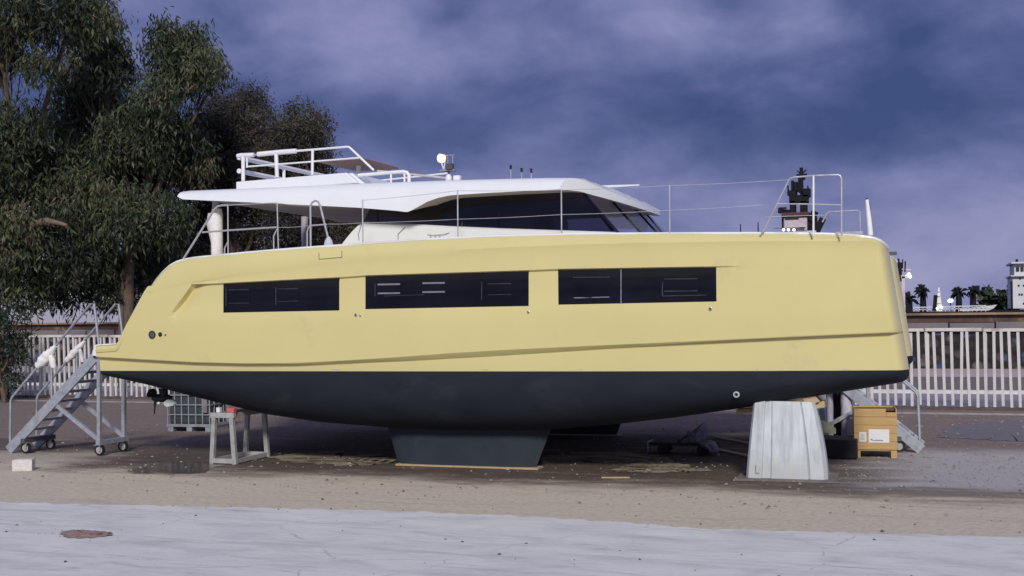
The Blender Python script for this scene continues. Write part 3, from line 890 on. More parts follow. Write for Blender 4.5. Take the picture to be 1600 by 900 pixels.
# frames in the near side glazing
for px0_, px1_ in ((722, 722), (592, 588)):
    obj('window_post', MB().bar(at(px0_, 359, Y=21.05), at(px1_, 302, Y=21.2), 0.035, 0.02), BLK, cab)
ws = []
for y in (21.10, 22.85, 24.85, 2 * YC - 21.10):
    k = 1 - abs((y - YC) / 2.75) ** 2
    ws.append((Vector((-5.12 + 0.22 * k, y, 4.06)), Vector((-5.86 + 0.12 * k, y + (0.12 if y < 22 else (-0.12 if y > 26 else 0)), 5.0))))
for (b0, t0), (b1, t1) in zip(ws, ws[1:]):
    obj('windscreen_pane', MB().add([b0, b1, t1, t0], [(0, 1, 2, 3)]), WIN_C, cab)
for i, (b0, t0) in enumerate(ws):
    obj('windscreen_pillar', MB().bar(b0, t0, 0.05 if i in (1, 2) else 0.08, 0.04), BLK, cab)
obj('dashboard', MB().box((-5.75, YC, 4.05), (0.7, 5.0, 0.12)), DKST, cab)

# saloon furniture glimpsed through the tinted glass
for c_, d_ in (((-8.7, 24.9, 4.32), (2.2, 0.7, 0.55)), ((-6.9, 22.6, 4.35), (0.5, 1.0, 0.6))): obj('saloon_seat', MB().box(c_, d_), SOF, cab, bevel=0.08)

# flybridge coaming and rails
YF0, YF1 = 21.15, 2 * YC - 21.15
fz = lambda px_, py_: at(px_, py_, Y=YF0)
a0, a1, a2, a3 = fz(368.5, 300), fz(368.5, 284), fz(541, 269.5), fz(559, 286)
fb = MB()
w = 0.10
fb.prism([a0, a1, a2, a3], (0, w, 0))
fb.prism([Vector((q.x, YF1 - w, q.z)) for q in (a0, a1, a2, a3)], (0, w, 0))
ffz = fz(591, 283)
fb.prism([a2 + Vector((-0.03, w, 0)), a2 + Vector((0.07, w, 0)), Vector((a3.x + 0.12, YF0 + w, a3.z - 0.02)), Vector((a3.x, YF0 + w, a3.z - 0.02))], (0, YF1 - YF0 - 2 * w, 0))
fly = obj('flybridge', fb, WHT, boat, bevel=0.02)
def rail(pts_, Y, r, mat, name='rail', n_=8, parent=None):
    P = [at(x_, y_, Y=Y) if len((x_, y_)) == 2 else None for x_, y_ in pts_]
    return obj(name, MB().tube(P, r, n_), mat, parent or boat, smooth=40)
YFr = 21.2
rail([(371, 244), (376, 242.8), (397, 242)], YFr, 0.045, WPIPE, 'flybridge_rail', parent=fly)
rail([(403, 241.2), (440, 237.6), (463, 236)], YFr, 0.05, WPIPE, 'flybridge_rail', parent=fly)
rail([(397, 242), (404, 241)], YFr, 0.02, STEEL, 'flybridge_rail', parent=fly)
rail([(462, 236), (500, 233), (541, 229.5), (545, 229.6), (548, 232), (584, 266)], YFr, 0.022, WPIPE, 'flybridge_rail', parent=fly)
rail([(386, 260.5), (470, 254), (561, 246.5)], YFr, 0.017, WPIPE, 'flybridge_rail', parent=fly)
for x0_, y0_, x1_, y1_, r_ in ((380, 243, 380, 283, 0.038), (431.5, 240, 433, 277, 0.04), (488.5, 234, 488, 273, 0.028), (386, 246, 386, 262, 0.02)):
    rail([(x0_, y0_), (x1_, y1_)], YFr, r_, WPIPE, 'flybridge_post', parent=fly)
aft = at(373, 246, Y=YFr)
for dz, r_ in ((0.0, 0.05), (-0.27, 0.05)):
    q = aft + Vector((0, 0, dz))
    obj('flybridge_rail', MB().tube([q, q + Vector((0, YF1 - YFr - 0.1, 0))], r_, 8), WPIPE, fly, smooth=40)
for yy_ in (23.0, 24.8, YF1 - 0.1):
    obj('flybridge_post', MB().tube([Vector((aft.x, yy_, aft.z)), Vector((aft.x, yy_, aft.z - 0.62))], 0.035, 8), WPIPE, fly, smooth=40)
# far side rail of the flybridge
fr = MB().tube([Vector((aft.x, YF1 - 0.1, aft.z)), Vector((at(541, 229.5, Y=YFr).x, YF1 - 0.1, aft.z + 0.12))], 0.022, 8)
obj('flybridge_rail', fr, WPIPE, fly, smooth=40)
# brown table top on the flybridge
zT = at(494, 255, Y=22.6).z
tq = [at(494, 255, Z=zT), at(531, 266, Z=zT), at(569, 264, Z=zT), at(529, 252.7, Z=zT)]
ty0, tx0 = 22.4, at(494, 255, Y=22.4).x
tb = obj('flybridge_table', MB().prism([Vector((tx0, ty0, zT)), Vector((tx0 + 1.0, ty0, zT)), Vector((tx0 + 1.0, ty0 + 1.9, zT)), Vector((tx0, ty0 + 1.9, zT))], (0, 0, 0.04)), BROWN, fly)
obj('table_leg', MB().tube([(tx0 + 0.5, ty0 + 0.95, zT), (tx0 + 0.5, ty0 + 0.95, zT - 0.6)], 0.05, 8), WPIPE, fly)
# sunpad rail forward
rail([(560, 274), (585, 272), (611, 269.6), (630, 268.2), (636, 269.5), (639, 274), (639, 285)], 21.25, 0.035, WPIPE, 'grab_rail', parent=roof)
for x_ in (611, 632): rail([(x_, 270), (x_, 286)], 21.25, 0.02, WPIPE, 'grab_post', parent=roof)
tp = MB().tube([at(589, 267, Y=21.3), at(640, 272.2, Y=21.5), at(697, 278.2, Y=21.9)], 0.02, 6)
obj('boom_pole', tp, M('pale_rope', (0.55, 0.50, 0.42), 0.8), roof, smooth=40)
q = at(701, 279, Y=21.9)
obj('dome_light', MB().ball(q, (0.07, 0.07, 0.09)), WPIPE, roof, smooth=60)
obj('dome_light', MB().box(q + Vector((0.18, 0, 0.0)), (0.14, 0.12, 0.10)), WPIPE, roof, bevel=0.02)
for x_, y_ in ((798, 262), (815, 266.5), (830, 267.5)):
    a = at(x_, y_, Y=22.6); b = Vector((a.x, a.y, a.z - 0.42))
    an = obj('antenna', MB().tube([b, a], 0.014, 6), STEEL, roof)
    obj('antenna_cap', MB().tube([a + Vector((0, 0, -0.03)), a + Vector((0, 0, 0.05))], 0.026, 6), BLK, roof)
obj('whip_antenna', MB().tube([at(930, 292.3, Y=24.0), at(960, 291, Y=24.0), at(999, 289.2, Y=24.0)], [0.03, 0.026, 0.014], 6), WPIPE, roof, smooth=40)

# aft posts under the roof
pw = MB()
P0, P1 = at(337, 392, Y=21.0), at(337, 328, Y=21.0)
ringp = []
for z_, wl, wr_, d_ in ((P0.z - 0.5, .10, .13, .12), (P0.z + .15, .10, .13, .12), (P0.z + .55, .22, .13, .13), (P0.z + .75, .17, .13, .13), (P1.z - .1, .09, .14, .11), (P1.z + .02, .08, .12, .08)):
    c_ = Vector((P0.x + 0.02, 21.0, z_))
    ringp.append([c_ + Vector((math.cos(a) * (wl if math.cos(a) < 0 else wr_), math.sin(a) * d_, 0)) for a in [2 * math.pi * k / 10 for k in range(10)]])
pw.grid(ringp, True).add(ringp[-1], [tuple(range(10))])
obj('wrapped_post', pw, TAPE, boat, smooth=50)
obj('roof_post', MB().tube([Vector((P1.x, 21.0, P1.z - 0.1)), Vector((P1.x, 21.0, P1.z + 0.2))], 0.07, 8), SOF, boat)
q = at(476, 345, Y=26.2)
obj('roof_post', MB().tube([Vector((q.x, 26.2, 3.0)), Vector((q.x, 26.2, q.z + 0.1))], 0.085, 8), SOF, boat)

# deck rails on the near side
YD = 20.0
def drail(pts_, r, mat=STEEL, name='rail', Y=YD): return rail(pts_, Y, r, mat, name)
drail([(285, 407), (329, 337), (334, 328), (340, 322.5), (347, 320.8), (356, 320.6)], 0.02)
drail([(356, 320.6), (433, 316.8)], 0.009, WIRE, 'lifeline')
drail([(316, 363), (356, 360), (433, 355)], 0.017)
for x0_, y0_, x1_, y1_ in ((356, 320, 356.5, 398), (433, 316, 435, 392), (566.5, 312, 567, 382), (715, 297, 715.5, 374), (877, 296, 877.5, 368), (1046, 289, 1046.5, 367)):
    drail([(x0_, y0_), (x1_, y1_)], 0.013, STEEL, 'stanchion')
drail([(428, 392), (427.5, 369), (433, 358)], 0.014)
drail([(351, 398), (351, 388), (356, 378)], 0.014)
drail([(485.5, 388), (485, 322), (487.5, 316.5), (492.5, 313.6), (497, 315), (500, 321), (513.5, 375)], 0.019, STEEL, 'gate_hoop')
drail([(480, 388), (480, 362), (482, 356), (485, 352.5)], 0.015)
drail([(485, 352.5), (511, 350.5)], 0.014)
bagp = MB()
q = at(513.5, 379, Y=YD)
rr = []
for z_, r_ in ((-.13, .085), (-.05, .095), (.03, .075), (.08, .045), (.11, .02)):
    rr.append([q + Vector((math.cos(a) * r_, math.sin(a) * r_ * .8, z_)) for a in [2 * math.pi * k / 9 for k in range(9)]])
bagp.grid(rr, True).add(rr[0], [tuple(range(9))]).add(rr[-1], [tuple(range(9))])
obj('hoop_sock', bagp, M('pale_cloth', (0.50, 0.52, 0.62), 0.9), boat, smooth=60)
def wire(pts_, r=0.0042):
    P = []
    for a, b in zip(pts_, pts_[1:]):
        for k in range(6):
            u_ = k / 6; P.append((a[0] + (b[0] - a[0]) * u_, a[1] + (b[1] - a[1]) * u_ + 0.9 * math.sin(math.pi * u_)))
    P.append(pts_[-1])
    drail(P, r, WIRE, 'lifeline')
wire([(433, 317), (485, 322)]); wire([(435, 355.5), (485, 352.5)]); wire([(513, 350), (567, 348), (715, 342.5), (877, 335.3), (1046, 328.5), (1193, 320)])
wire([(567, 313), (715, 298), (877, 297), (1046, 290), (1232, 281)], 0.0042)
# pulpit
drail([(1188, 368), (1194, 358), (1214, 319), (1232, 282), (1235, 278.5), (1240, 277), (1271, 274.5), (1309, 273.2), (1313, 274.5), (1315, 280), (1315, 368)], 0.0145, STEEL, 'pulpit_rail')
drail([(1213, 318.5), (1271, 319), (1315, 320.5)], 0.011, STEEL, 'pulpit_rail')
drail([(1271, 274.5), (1271, 368)], 0.017, WPIPE, 'pulpit_post')
drail([(1285, 347), (1292, 333), (1296, 331), (1340, 329), (1343.5, 331), (1344, 368)], 0.014, STEEL, 'pulpit_rail', 20.5)
drail([(1195, 339), (1288, 336)], 0.007, WIRE, 'lifeline', 26.3)
bp = MB().tube([at(1360, 368, Y=20.7), at(1357.5, 340, Y=20.7), at(1354.5, 312, Y=20.7)], [0.05, 0.042, 0.028], 10)
obj('bow_post', bp, WPIPE, boat, smooth=50)
obj('bow_post_strip', MB().bar(at(1364, 368, Y=20.75), at(1358, 316, Y=20.75), 0.025), DKST, boat)
obj('bow_post_cap', MB().tube([at(1354.6, 313, Y=20.7), at(1354.4, 309, Y=20.7)], 0.02, 8), DKST, boat)
obj('bow_roller', MB().box(at(1326, 364.5, Y=20.5), (0.45, 0.10, 0.05)), STEEL, boat)
mb = MB().tube([Vector((-3.0, yyF(0.75), 4.0)), Vector((-3.0, yyF(0.75), 4.7))], 0.016, 6)
# lamp pod on the far bow
q = at(1395, 396, Y=26.9)
obj('bow_fitting', MB().box(q, (0.16, 0.12, 0.07)), DKST, boat)

# ------------------------------------------------------------------ boarding steps
def steps(name, label, group, loc, rz, H, run, width, wrapped, nstep=9, mat=GALV):
    t_ = thing(name, label, 'steps', loc, rz, group)
    # local: x along the climb (0 = foot, run = head), y = width
    def put(nm, mb, m_=mat, **k): return obj(nm, mb, m_, t_, local=True, **k)
    foot = 0.10
    for y in (0, width):
        a, b = Vector((0, y, foot - 0.04)), Vector((run, y, H))
        put('stringer', MB().bar(a, b, 0.06, 0.20, (0, 0, 1)), bevel=0.006)
    tr = None
    for k in range(1, nstep + 1):
        f_ = k / (nstep + 0.6)
        x_, z_ = run * f_, foot + (H - foot) * f_
        if tr is None:
            mb = MB().box((0, 0, 0), (0.20, width - 0.064, 0.03)).box((-0.09, 0, -0.025), (0.015, width - 0.07, 0.05))
            tr = put('tread', mb); tr.location = (x_, width / 2, z_)
        else: share('tread', tr, t_, (x_, width / 2, z_))
    # platform lip at the head
    put('platform', MB().box((run + 0.1, width / 2, H + 0.0), (0.26, width + 0.06, 0.06)))
    leg0 = None
    for y in (0.0, width):
        put('leg', MB().bar((run - 0.02 + 0.08, y, 0.30), (run + 0.08, y, H - 0.03), 0.075))
        put('brace', MB().bar((run * 0.56, y + 0.0, H * 0.50), (run + 0.03, y, 0.34), 0.06, 0.08))
        # hand rail
        f0, top_h = Vector((0.02, y, 0.02)), 0.98
        pts_ = [(0.03, y, 0.06), (0.06, y, 1.10), (0.10, y, 1.18), (run * 0.95, y, H + 1.07), (run - 0.03, y, H + 1.07), (run + 0.10, y, H + 0.05)]
        put('handrail', MB().tube(pts_, 0.027, 8), smooth=50)
        put('rail_post', MB().tube([(run * 0.5, y, H * 0.5), (run * 0.5, y, H * 0.5 + 1.08)], 0.025, 8), smooth=50)
    for x_, nm in ((run + 0.08, 0), (0.42, 1)):
        put('axle_beam', MB().box((x_, width / 2, 0.27), (0.10, width + 0.16, 0.09)), mat if nm == 0 else DKST)
    def wheel(x_, y_):
        rim = MB().tube([(x_, y_ - 0.025, 0.12), (x_, y_ + 0.025, 0.12)], 0.075, 14)
        w_ = put('wheel', rim, CONC, smooth=40)
        n_ = 16; rr_ = [[Vector((x_ + math.cos(2 * math.pi * k / n_) * q, y_ + d_, 0.12 + math.sin(2 * math.pi * k / n_) * q)) for k in range(n_)] for q, d_ in ((0.075, -0.03), (0.11, -0.03), (0.12, 0), (0.11, 0.03), (0.075, 0.03))]
        obj('tyre', MB().grid(rr_, True), BLK, w_, local=True, smooth=40)
        put('caster_fork', MB().bar((x_ + 0.02, y_ - 0.045, 0.09), (x_ + 0.03, y_ - 0.045, 0.23), 0.045, 0.012).bar((x_ + 0.02, y_ + 0.045, 0.09), (x_ + 0.03, y_ + 0.045, 0.23), 0.045, 0.012).box((x_ + 0.03, y_, 0.228), (0.09, 0.11, 0.012)), mat)
    for x_ in (run + 0.05, 0.42):
        for y_ in (0.02, width - 0.02): wheel(x_, y_)
    if wrapped:
        def wrap(pt, s_, seed):
            rd = random.Random(seed); mb = MB(); rings = []
            ax = Vector((run, 0, H)).normalized(); q_ = Vector((0, 1, 0)); r_ = ax.cross(q_)
            for k in range(15):
                c_ = Vector(pt) + ax * (-0.34 + 0.045 * k)
                env = s_ * (0.45 + 0.6 * math.sin(math.pi * min(1, 0.12 + k / 15)) ** 0.8)
                rings.append([c_ + (q_ * math.cos(a_) + r_ * math.sin(a_)) * env * rd.uniform(.72, 1.15) for a_ in [2 * math.pi * j / 11 for j in range(11)]])
            mb.grid(rings, True).add(rings[0], [tuple(range(11))]).add(rings[-1], [tuple(range(11))])
            rg2 = []
            for k in range(6):
                c_ = Vector(pt) + Vector((0.10 + 0.012 * k, -0.02, 0.02 - 0.055 * k)); e_ = s_ * (0.35 + 0.28 * math.sin(math.pi * (k + .5) / 6))
                rg2.append([c_ + Vector((math.cos(a_), math.sin(a_), 0)) * e_ * rd.uniform(.75, 1.15) for a_ in [2 * math.pi * j / 9 for j in range(9)]])
            mb.grid(rg2, True).add(rg2[0], [tuple(range(9))]).add(rg2[-1], [tuple(range(9))])
            put('padding', mb, TAPE, smooth=70)
        wrap((run * 0.46, 0, H * 0.46 + 1.12), 0.115, 1)
        wrap((run * 0.50, width, H * 0.50 + 1.12), 0.08, 2)
        put('padding', MB().tube([(run + 0.085, 0, H + 0.02), (run + 0.085, 0, H + 0.10), (run + 0.06, 0, H + 0.24)], [0.15, 0.14, 0.08], 10), TAPE, smooth=50)
        put('padding', MB().tube([(run + 0.085, width, H + 0.02), (run + 0.085, width, H + 0.2)], [0.11, 0.07], 8), TAPE, smooth=50)
    return t_
sx = at(14, 708, Y=20.75).x
hx = at(150, 560, Y=20.75).x
steps('boarding_steps', 'grey wheeled boarding steps with white padded handrails at the stern', 'wheeled boarding steps', (sx, 20.75, 0), 0, 2.03, hx - sx, 0.80, True)
sx2 = at(1440, 700, Y=24.9).x
steps('boarding_steps', 'grey wheeled boarding steps behind the wooden crate under the bow', 'wheeled boarding steps', (sx2, 25.6, 0), math.pi, 1.75, 2.0, 0.72, False, 8)
# fallen concrete block by the steps
q = at(37, 735, Z=0)
blk = MB().box((0, 0, 0.10), (0.36, 0.2, 0.2)).box((0.02, -0.005, 0.205), (0.30, 0.17, 0.012))
tag(obj('concrete_block', blk, M('white_block', (0.62, 0.60, 0.57), 0.9, var=0.15, scale=12, bmp=0.5, dirt=((0.35, 0.3, 0.26), 0.25, 8)), bevel=0.012), 'white concrete block on the ground in front of the stern steps', 'block')
bpy.data.objects['concrete_block'].location = q; bpy.data.objects['concrete_block'].rotation_euler = (0, 0, R(24))

# ------------------------------------------------------------------ trestle under the stern
a, b = at(327, 725, Z=0), at(369, 726, Z=0)
tl = thing('trestle', 'grey steel trestle stand under the stern with blocks on top', 'trestle', (a + b) / 2 )
Y0t, Y1t = 20.15, 21.35
xm = (a.x + b.x) / 2; hw0, hw1, ht = 0.25, 0.19, 0.93
TRE = M('trestle_paint', (0.40, 0.41, 0.39), 0.65, metal=0.2, var=0.15, scale=8, dirt=((0.25, 0.19, 0.13), 0.3, 6), bmp=0.1)
yb_ = {}
for y in (Y0t, Y1t):
    for sgn in (-1, 1):
        obj('leg', MB().bar((xm + sgn * hw0, y, 0.0), (xm + sgn * hw1, y, ht - 0.05), 0.085, 0.085, (0, 1, 0)), TRE, tl, bevel=0.006)
    obj('cross_bar', MB().box((xm, y, ht), (2 * hw1 + 0.13, 0.09, 0.10)), TRE, tl, bevel=0.006)
    obj('foot_bar', MB().box((xm, y, 0.06), (2 * hw0 - 0.09, 0.07, 0.09)), TRE, tl, bevel=0.006)
for sgn in (-1, 1):
    obj('side_bar', MB().box((xm + sgn * (hw0 - 0.003), (Y0t + Y1t) / 2, 0.06), (0.06, Y1t - Y0t - 0.09, 0.08)), TRE, tl)
    obj('side_bar', MB().box((xm + sgn * hw1, (Y0t + Y1t) / 2, ht), (0.07, Y1t - Y0t - 0.10, 0.08)), TRE, tl)
tag(obj('wedge_block', MB().box((xm + 0.18, Y0t + 0.02, ht + 0.095), (0.15, 0.12, 0.085)), RED, bevel=0.008), 'red block on the right corner of the steel trestle', 'block')
tag(obj('wedge_block', MB().box((xm - 0.10, Y0t + 0.02, ht + 0.10), (0.075, 0.09, 0.095)), TAPE, bevel=0.008), 'small white block on the left of the steel trestle', 'block')
tag(obj('timber_wedge', MB().box((xm + 0.05, Y1t - 0.1, ht + 0.13), (0.5, 0.22, 0.16)), WOODW, bevel=0.01), 'brown timber block at the far end of the steel trestle', 'block')

# ------------------------------------------------------------------ IBC tank
qi = at(262, 674, Z=0)
tk = thing('caged_tank', 'dark plastic liquid tank in a wire cage on a pallet behind the stern', 'tank', (qi.x + 0.55, qi.y + 0.5, 0), R(6))
def lput(par, nm, mb, m_, **k): return obj(nm, mb, m_, par, local=True, **k)
lput(tk, 'tank', MB().box((0, 0, 0.64), (1.08, 0.92, 0.92)), TANKM, bevel=0.06)
CAGE = M('cage_wire', (0.40, 0.43, 0.46), 0.4, metal=0.4)
for x_ in (-0.56, -0.37, -0.19, 0, 0.19, 0.37, 0.56):
    for y_ in (-0.49, 0.49): lput(tk, 'cage_bar', MB().bar((x_, y_, 0.16), (x_, y_, 1.14), 0.022), CAGE)
for z_ in (0.18, 0.42, 0.66, 0.90, 1.13):
    mb = MB()
    for p0, p1 in (((-0.57, -0.5), (0.57, -0.5)), ((0.57, -0.5), (0.57, 0.5)), ((0.57, 0.5), (-0.57, 0.5)), ((-0.57, 0.5), (-0.57, -0.5))): mb.bar((*p0, z_), (*p1, z_), 0.022)
    lput(tk, 'cage_hoop', mb, CAGE)
for y_ in (-0.25, 0, 0.25):
    for x_ in (-0.56, 0.56): lput(tk, 'cage_bar', MB().bar((x_, y_, 0.16), (x_, y_, 1.14), 0.022), CAGE)
lput(tk, 'pallet', MB().box((0, 0, 0.145), (1.2, 1.0, 0.04)), CAGE)
for x_ in (-0.5, 0, 0.5): lput(tk, 'pallet_foot', MB().box((x_, 0, 0.065), (0.14, 0.96, 0.12)), CAGE)
lput(tk, 'label_plate', MB().box((0.44, -0.512, 0.72), (0.12, 0.012, 0.5)), M('plate', (0.22, 0.18, 0.2), 0.6), )
lput(tk, 'lid', MB().tube([(0, 0, 1.1), (0, 0, 1.16)], 0.12, 12), BLK)

# ------------------------------------------------------------------ galvanised support under the bow
q0, q1 = at(1168, 748, Z=0.03), at(1289, 751, Z=0.03)
bx = (q0.x + q1.x) / 2; by = (q0.y + q1.y) / 2 + 0.1
hz = at(1230, 627, Y=by).z + 0.0
def galv_mat():
    m, t, p, co = new_mat('zinc_sheet')
    v = N(t, 'ShaderNodeTexVoronoi', inp={'Scale': 9}); t.links.new(co, v.inputs['Vector'])
    st = noise(t, mapping(t, co, (7, 7, 0.5)), 2.0, 6, 0.65)
    bl = noise(t, co, 2.3, 5, 0.6)
    c = ramp(t, st, [(0.3, (0.42, 0.46, 0.475)), (0.5, (0.57, 0.61, 0.625)), (0.7, (0.68, 0.715, 0.73))])
    c = mix(t, mth(t, 'MULTIPLY', mapr(t, bl, 0.45, 0.7), 0.45), c, (0.68, 0.74, 0.77))
    c = mix(t, mth(t, 'MULTIPLY', v.outputs['Distance'], 0.18), c, (0.45, 0.52, 0.55))
    sz = N(t, 'ShaderNodeSeparateXYZ'); t.links.new(co, sz.inputs[0])
    low_ = mth(t, 'MULTIPLY', mapr(t, sz.outputs[2], 0.55, 0.0), mapr(t, st, 0.35, 0.65))
    c = mix(t, mth(t, 'MULTIPLY', low_, 0.55), c, (0.40, 0.37, 0.29))
    t.links.new(c, p.inputs['Base Color'])
    p.inputs['Metallic'].default_value = 0.25
    t.links.new(mapr(t, bl, 0.3, 0.7, 0.42, 0.62), p.inputs['Roughness'])
    bump(t, p, bl, 0.15, 0.05)
    return m
ZINC = galv_mat()
def support(label, loc, rz, sc=1.0):
    t_ = thing('support_block', label, 'boat support', loc, rz, 'boat supports')
    rows = []
    H = hz - 0.03
    for k in range(7):
        f_ = k / 6
        wl = -0.66 + 0.13 * f_ ** 1.15; wr_ = 0.66 - 0.20 * f_ ** 1.4
        d_ = 0.9 - 0.25 * f_
        yo = 0.08 * f_
        fr_ = [(0, 0.05), (0.03, 0.0), (0.19, -0.012), (0.205, 0.018), (0.30, 0.018), (0.315, -0.006), (0.60, -0.012), (0.76, -0.01), (0.772, 0.02), (0.79, -0.008), (0.955, 0.0), (1.0, 0.08)]
        rows.append([Vector((wl + (wr_ - wl) * u_, yo + y_, 0.03 + H * f_ * (1.0 - 0.012 * u_))) for u_, y_ in fr_] + [Vector((wr_ - .02, yo + d_, 0.03 + H * f_)), Vector((wl + .02, yo + d_, 0.03 + H * f_))])
    mb = MB().grid(rows, True).add(rows[-1], [tuple(range(len(rows[-1])))])
    lput(t_, 'sheet_metal_body', mb, ZINC, smooth=25)
    lput(t_, 'base_plate', MB().box((0.0, 0.4, 0.015), (1.62, 1.15, 0.024)), M('rusty_plate', (0.17, 0.15, 0.14), 0.8, var=0.3, scale=6, bmp=0.3))
    lput(t_, 'small_bracket', MB().bar((-0.46, -0.025, 0.12), (-0.46, -0.025, 0.25), 0.05, 0.008).bar((-0.487, -0.03, 0.12), (-0.487, -0.03, 0.26), 0.008, 0.02), ZINC)
    return t_
support('tapered galvanised support under the near bow, with timber wedges', (bx, by, 0), R(2))
support('galvanised support under the far bow, half hidden behind the wrapped post', (bx - 0.4, 26.5, 0), 0)
# timbers wedged between support and hull
wd = MB().prism([at(x_, y_, Y=20.55) for x_, y_ in ((1262, 634), (1252, 622), (1274, 618.5), (1281, 628))], (0, 0.35, 0))
tag(obj('timber_wedge', wd, WOODW, bevel=0.01), 'slanted timber wedge at the top right of the near galvanised support', 'wedge')
wd = MB().prism([at(x_, y_, Y=20.62) for x_, y_ in ((1274, 639), (1275, 630), (1288, 626), (1289, 637))], (0, 0.3, 0))
tag(obj('timber_wedge', wd, WOODW, bevel=0.01), 'timber block end jutting right beyond the near galvanised support', 'block')
wd = MB().prism([at(x_, y_, Y=21.0) for x_, y_ in ((1150, 640), (1175, 638), (1175, 644), (1150, 647))], (0, 0.3, 0))
tag(obj('timber_wedge', wd, WOODW, bevel=0.01), 'timber end jutting left behind the near galvanised support', 'block')
tw = MB().box((bx - 0.05, by + 0.42, hz + 0.03), (0.9, 0.4, 0.07))
tag(obj('timber_plank', tw, WOODW, bevel=0.008), 'flat timber packing on top of the near galvanised support', 'plank')

# ------------------------------------------------------------------ wooden crate
q0, q1 = at(1335, 717, Z=0), at(1396, 715, Z=0)
ct = thing('wooden_crate', 'tan plywood crate with two paper labels standing right of the near support', 'crate', (q0 + q1) / 2 + Vector((0, 0.38, 0)), R(5))
cw, ch, cd = (q1 - q0).length, 0.93, 0.75
hw = cw / 2
for k in range(5):
    z0 = 0.16 + k * (ch - 0.16) / 5
    zz = (ch - 0.16) / 5
    for y_ in (-cd / 2, cd / 2):
        if k == 4 and y_ < 0:
            lput(ct, 'plank', MB().box((-0.10, y_, z0 + zz / 2 + 0.001), (cw - 0.20, 0.022, zz - 0.004)), WOOD, bevel=0.003)
            lput(ct, 'plank', MB().box((hw - 0.10, y_, z0 + zz / 2 - 0.03), (0.19, 0.022, zz - 0.07)), WOOD, bevel=0.003)
        else: lput(ct, 'plank', MB().box((0, y_, z0 + zz / 2), (cw, 0.022, zz - 0.004)), WOOD, bevel=0.003)
    for x_ in (-1, 1): lput(ct, 'plank', MB().box((x_ * (hw - 0.012), 0, z0 + zz / 2), (0.022, cd - 0.026, zz - 0.004)), WOOD, bevel=0.003)
lput(ct, 'floor_board', MB().box((0, 0, 0.15), (cw - 0.05, cd - 0.03, 0.03)), WOOD)
lput(ct, 'lid', MB().box((0.0, 0.05, ch - 0.035), (cw - 0.06, cd - 0.16, 0.02)), M('dark_lid', (0.16, 0.075, 0.05), 0.8, var=0.2))
for x_ in (-1, 1):
    for y_ in (-1, 1): lput(ct, 'foot', MB().box((x_ * (hw - 0.06), y_ * (cd / 2 - 0.05), 0.072), (0.11, 0.09, 0.135)), WOOD, bevel=0.004)
l1 = lput(ct, 'paper_label', MB().box((0.06, -cd / 2 - 0.0135, 0.42), (0.37, 0.003, 0.25)), PAPER)
l2 = lput(ct, 'paper_label', MB().box((-0.23, -cd / 2 - 0.0135, 0.40), (0.13, 0.003, 0.18)), PAPER)
yl = -cd / 2 - 0.0165
lm = MB().prism([(-0.09, yl, 0.345), (-0.075, yl, 0.365), (-0.06, yl, 0.36), (-0.055, yl, 0.345), (-0.02, yl, 0.332), (-0.05, yl, 0.333)], (0, 0.002, 0)).box((0.06, yl + .001, 0.343), (0.15, 0.002, 0.010)).box((0.05, yl + .001, 0.328), (0.18, 0.002, 0.006))
obj('printed_mark', lm, INK, l1, local=True)
lm = MB()
for k in range(5): lm.box((-0.23, yl + .001, 0.345 + 0.027 * k), (0.09 - 0.02 * (k % 2), 0.002, 0.006))
obj('printed_line', lm, BARS, l2, local=True)

# ------------------------------------------------------------------ wrapped posts by the far support
qa = at(1322, 682, Z=0)
POST = M('lilac_wrap', (0.50, 0.48, 0.58), 0.6, var=0.2, scale=6, stretch=(3, 3, 0.7), bmp=0.4)
def wpost(px_, pw_, ztop, Y, lab, mat):
    x_ = at(px_, 680, Y=Y).x; rd = random.Random(int(px_)); rr_ = []
    for k in range(9):
        z_ = ztop * k / 8
        rr_.append([Vector((x_ + math.cos(a) * pw_ * rd.uniform(.85, 1.1), Y + math.sin(a) * pw_ * rd.uniform(.85, 1.1), z_)) for a in [2 * math.pi * j / 9 for j in range(9)]])
    tag(obj('wrapped_prop', MB().grid(rr_, True).add(rr_[-1], [tuple(range(9))]), mat, smooth=60), lab, 'prop', 'props by the far support')
wpost(1323, 0.11, 1.30, 25.0, 'wide lilac plastic wrapped prop left of the crate under the far bow', POST)
wpost(1297, 0.07, 1.25, 25.3, 'thin pale wrapped prop next to the galvanised support', POST)
wpost(1310, 0.13, 1.3, 25.5, 'dark prop between the two pale wrapped props', BLK)
sh = MB().prism([at(x_, y_, Y=24.6) for x_, y_ in ((1284, 676), (1282, 656), (1292, 660), (1306, 670), (1306, 678))], (0, 0.06, 0))
tag(obj('board_scrap', sh, M('pale_board', (0.45, 0.46, 0.36), 0.8, var=0.2)), 'pale triangular board scrap leaning by the props', 'board')
q = at(1310, 716, Z=0)
tag(obj('steel_tray', MB().box((q.x - 0.1, 23.9, 0.19), (0.9, 0.8, 0.36)), M('black_box', (0.018, 0.014, 0.02), 0.7, var=0.3), bevel=0.02), 'low black box on the ground left of the wooden crate', 'box')

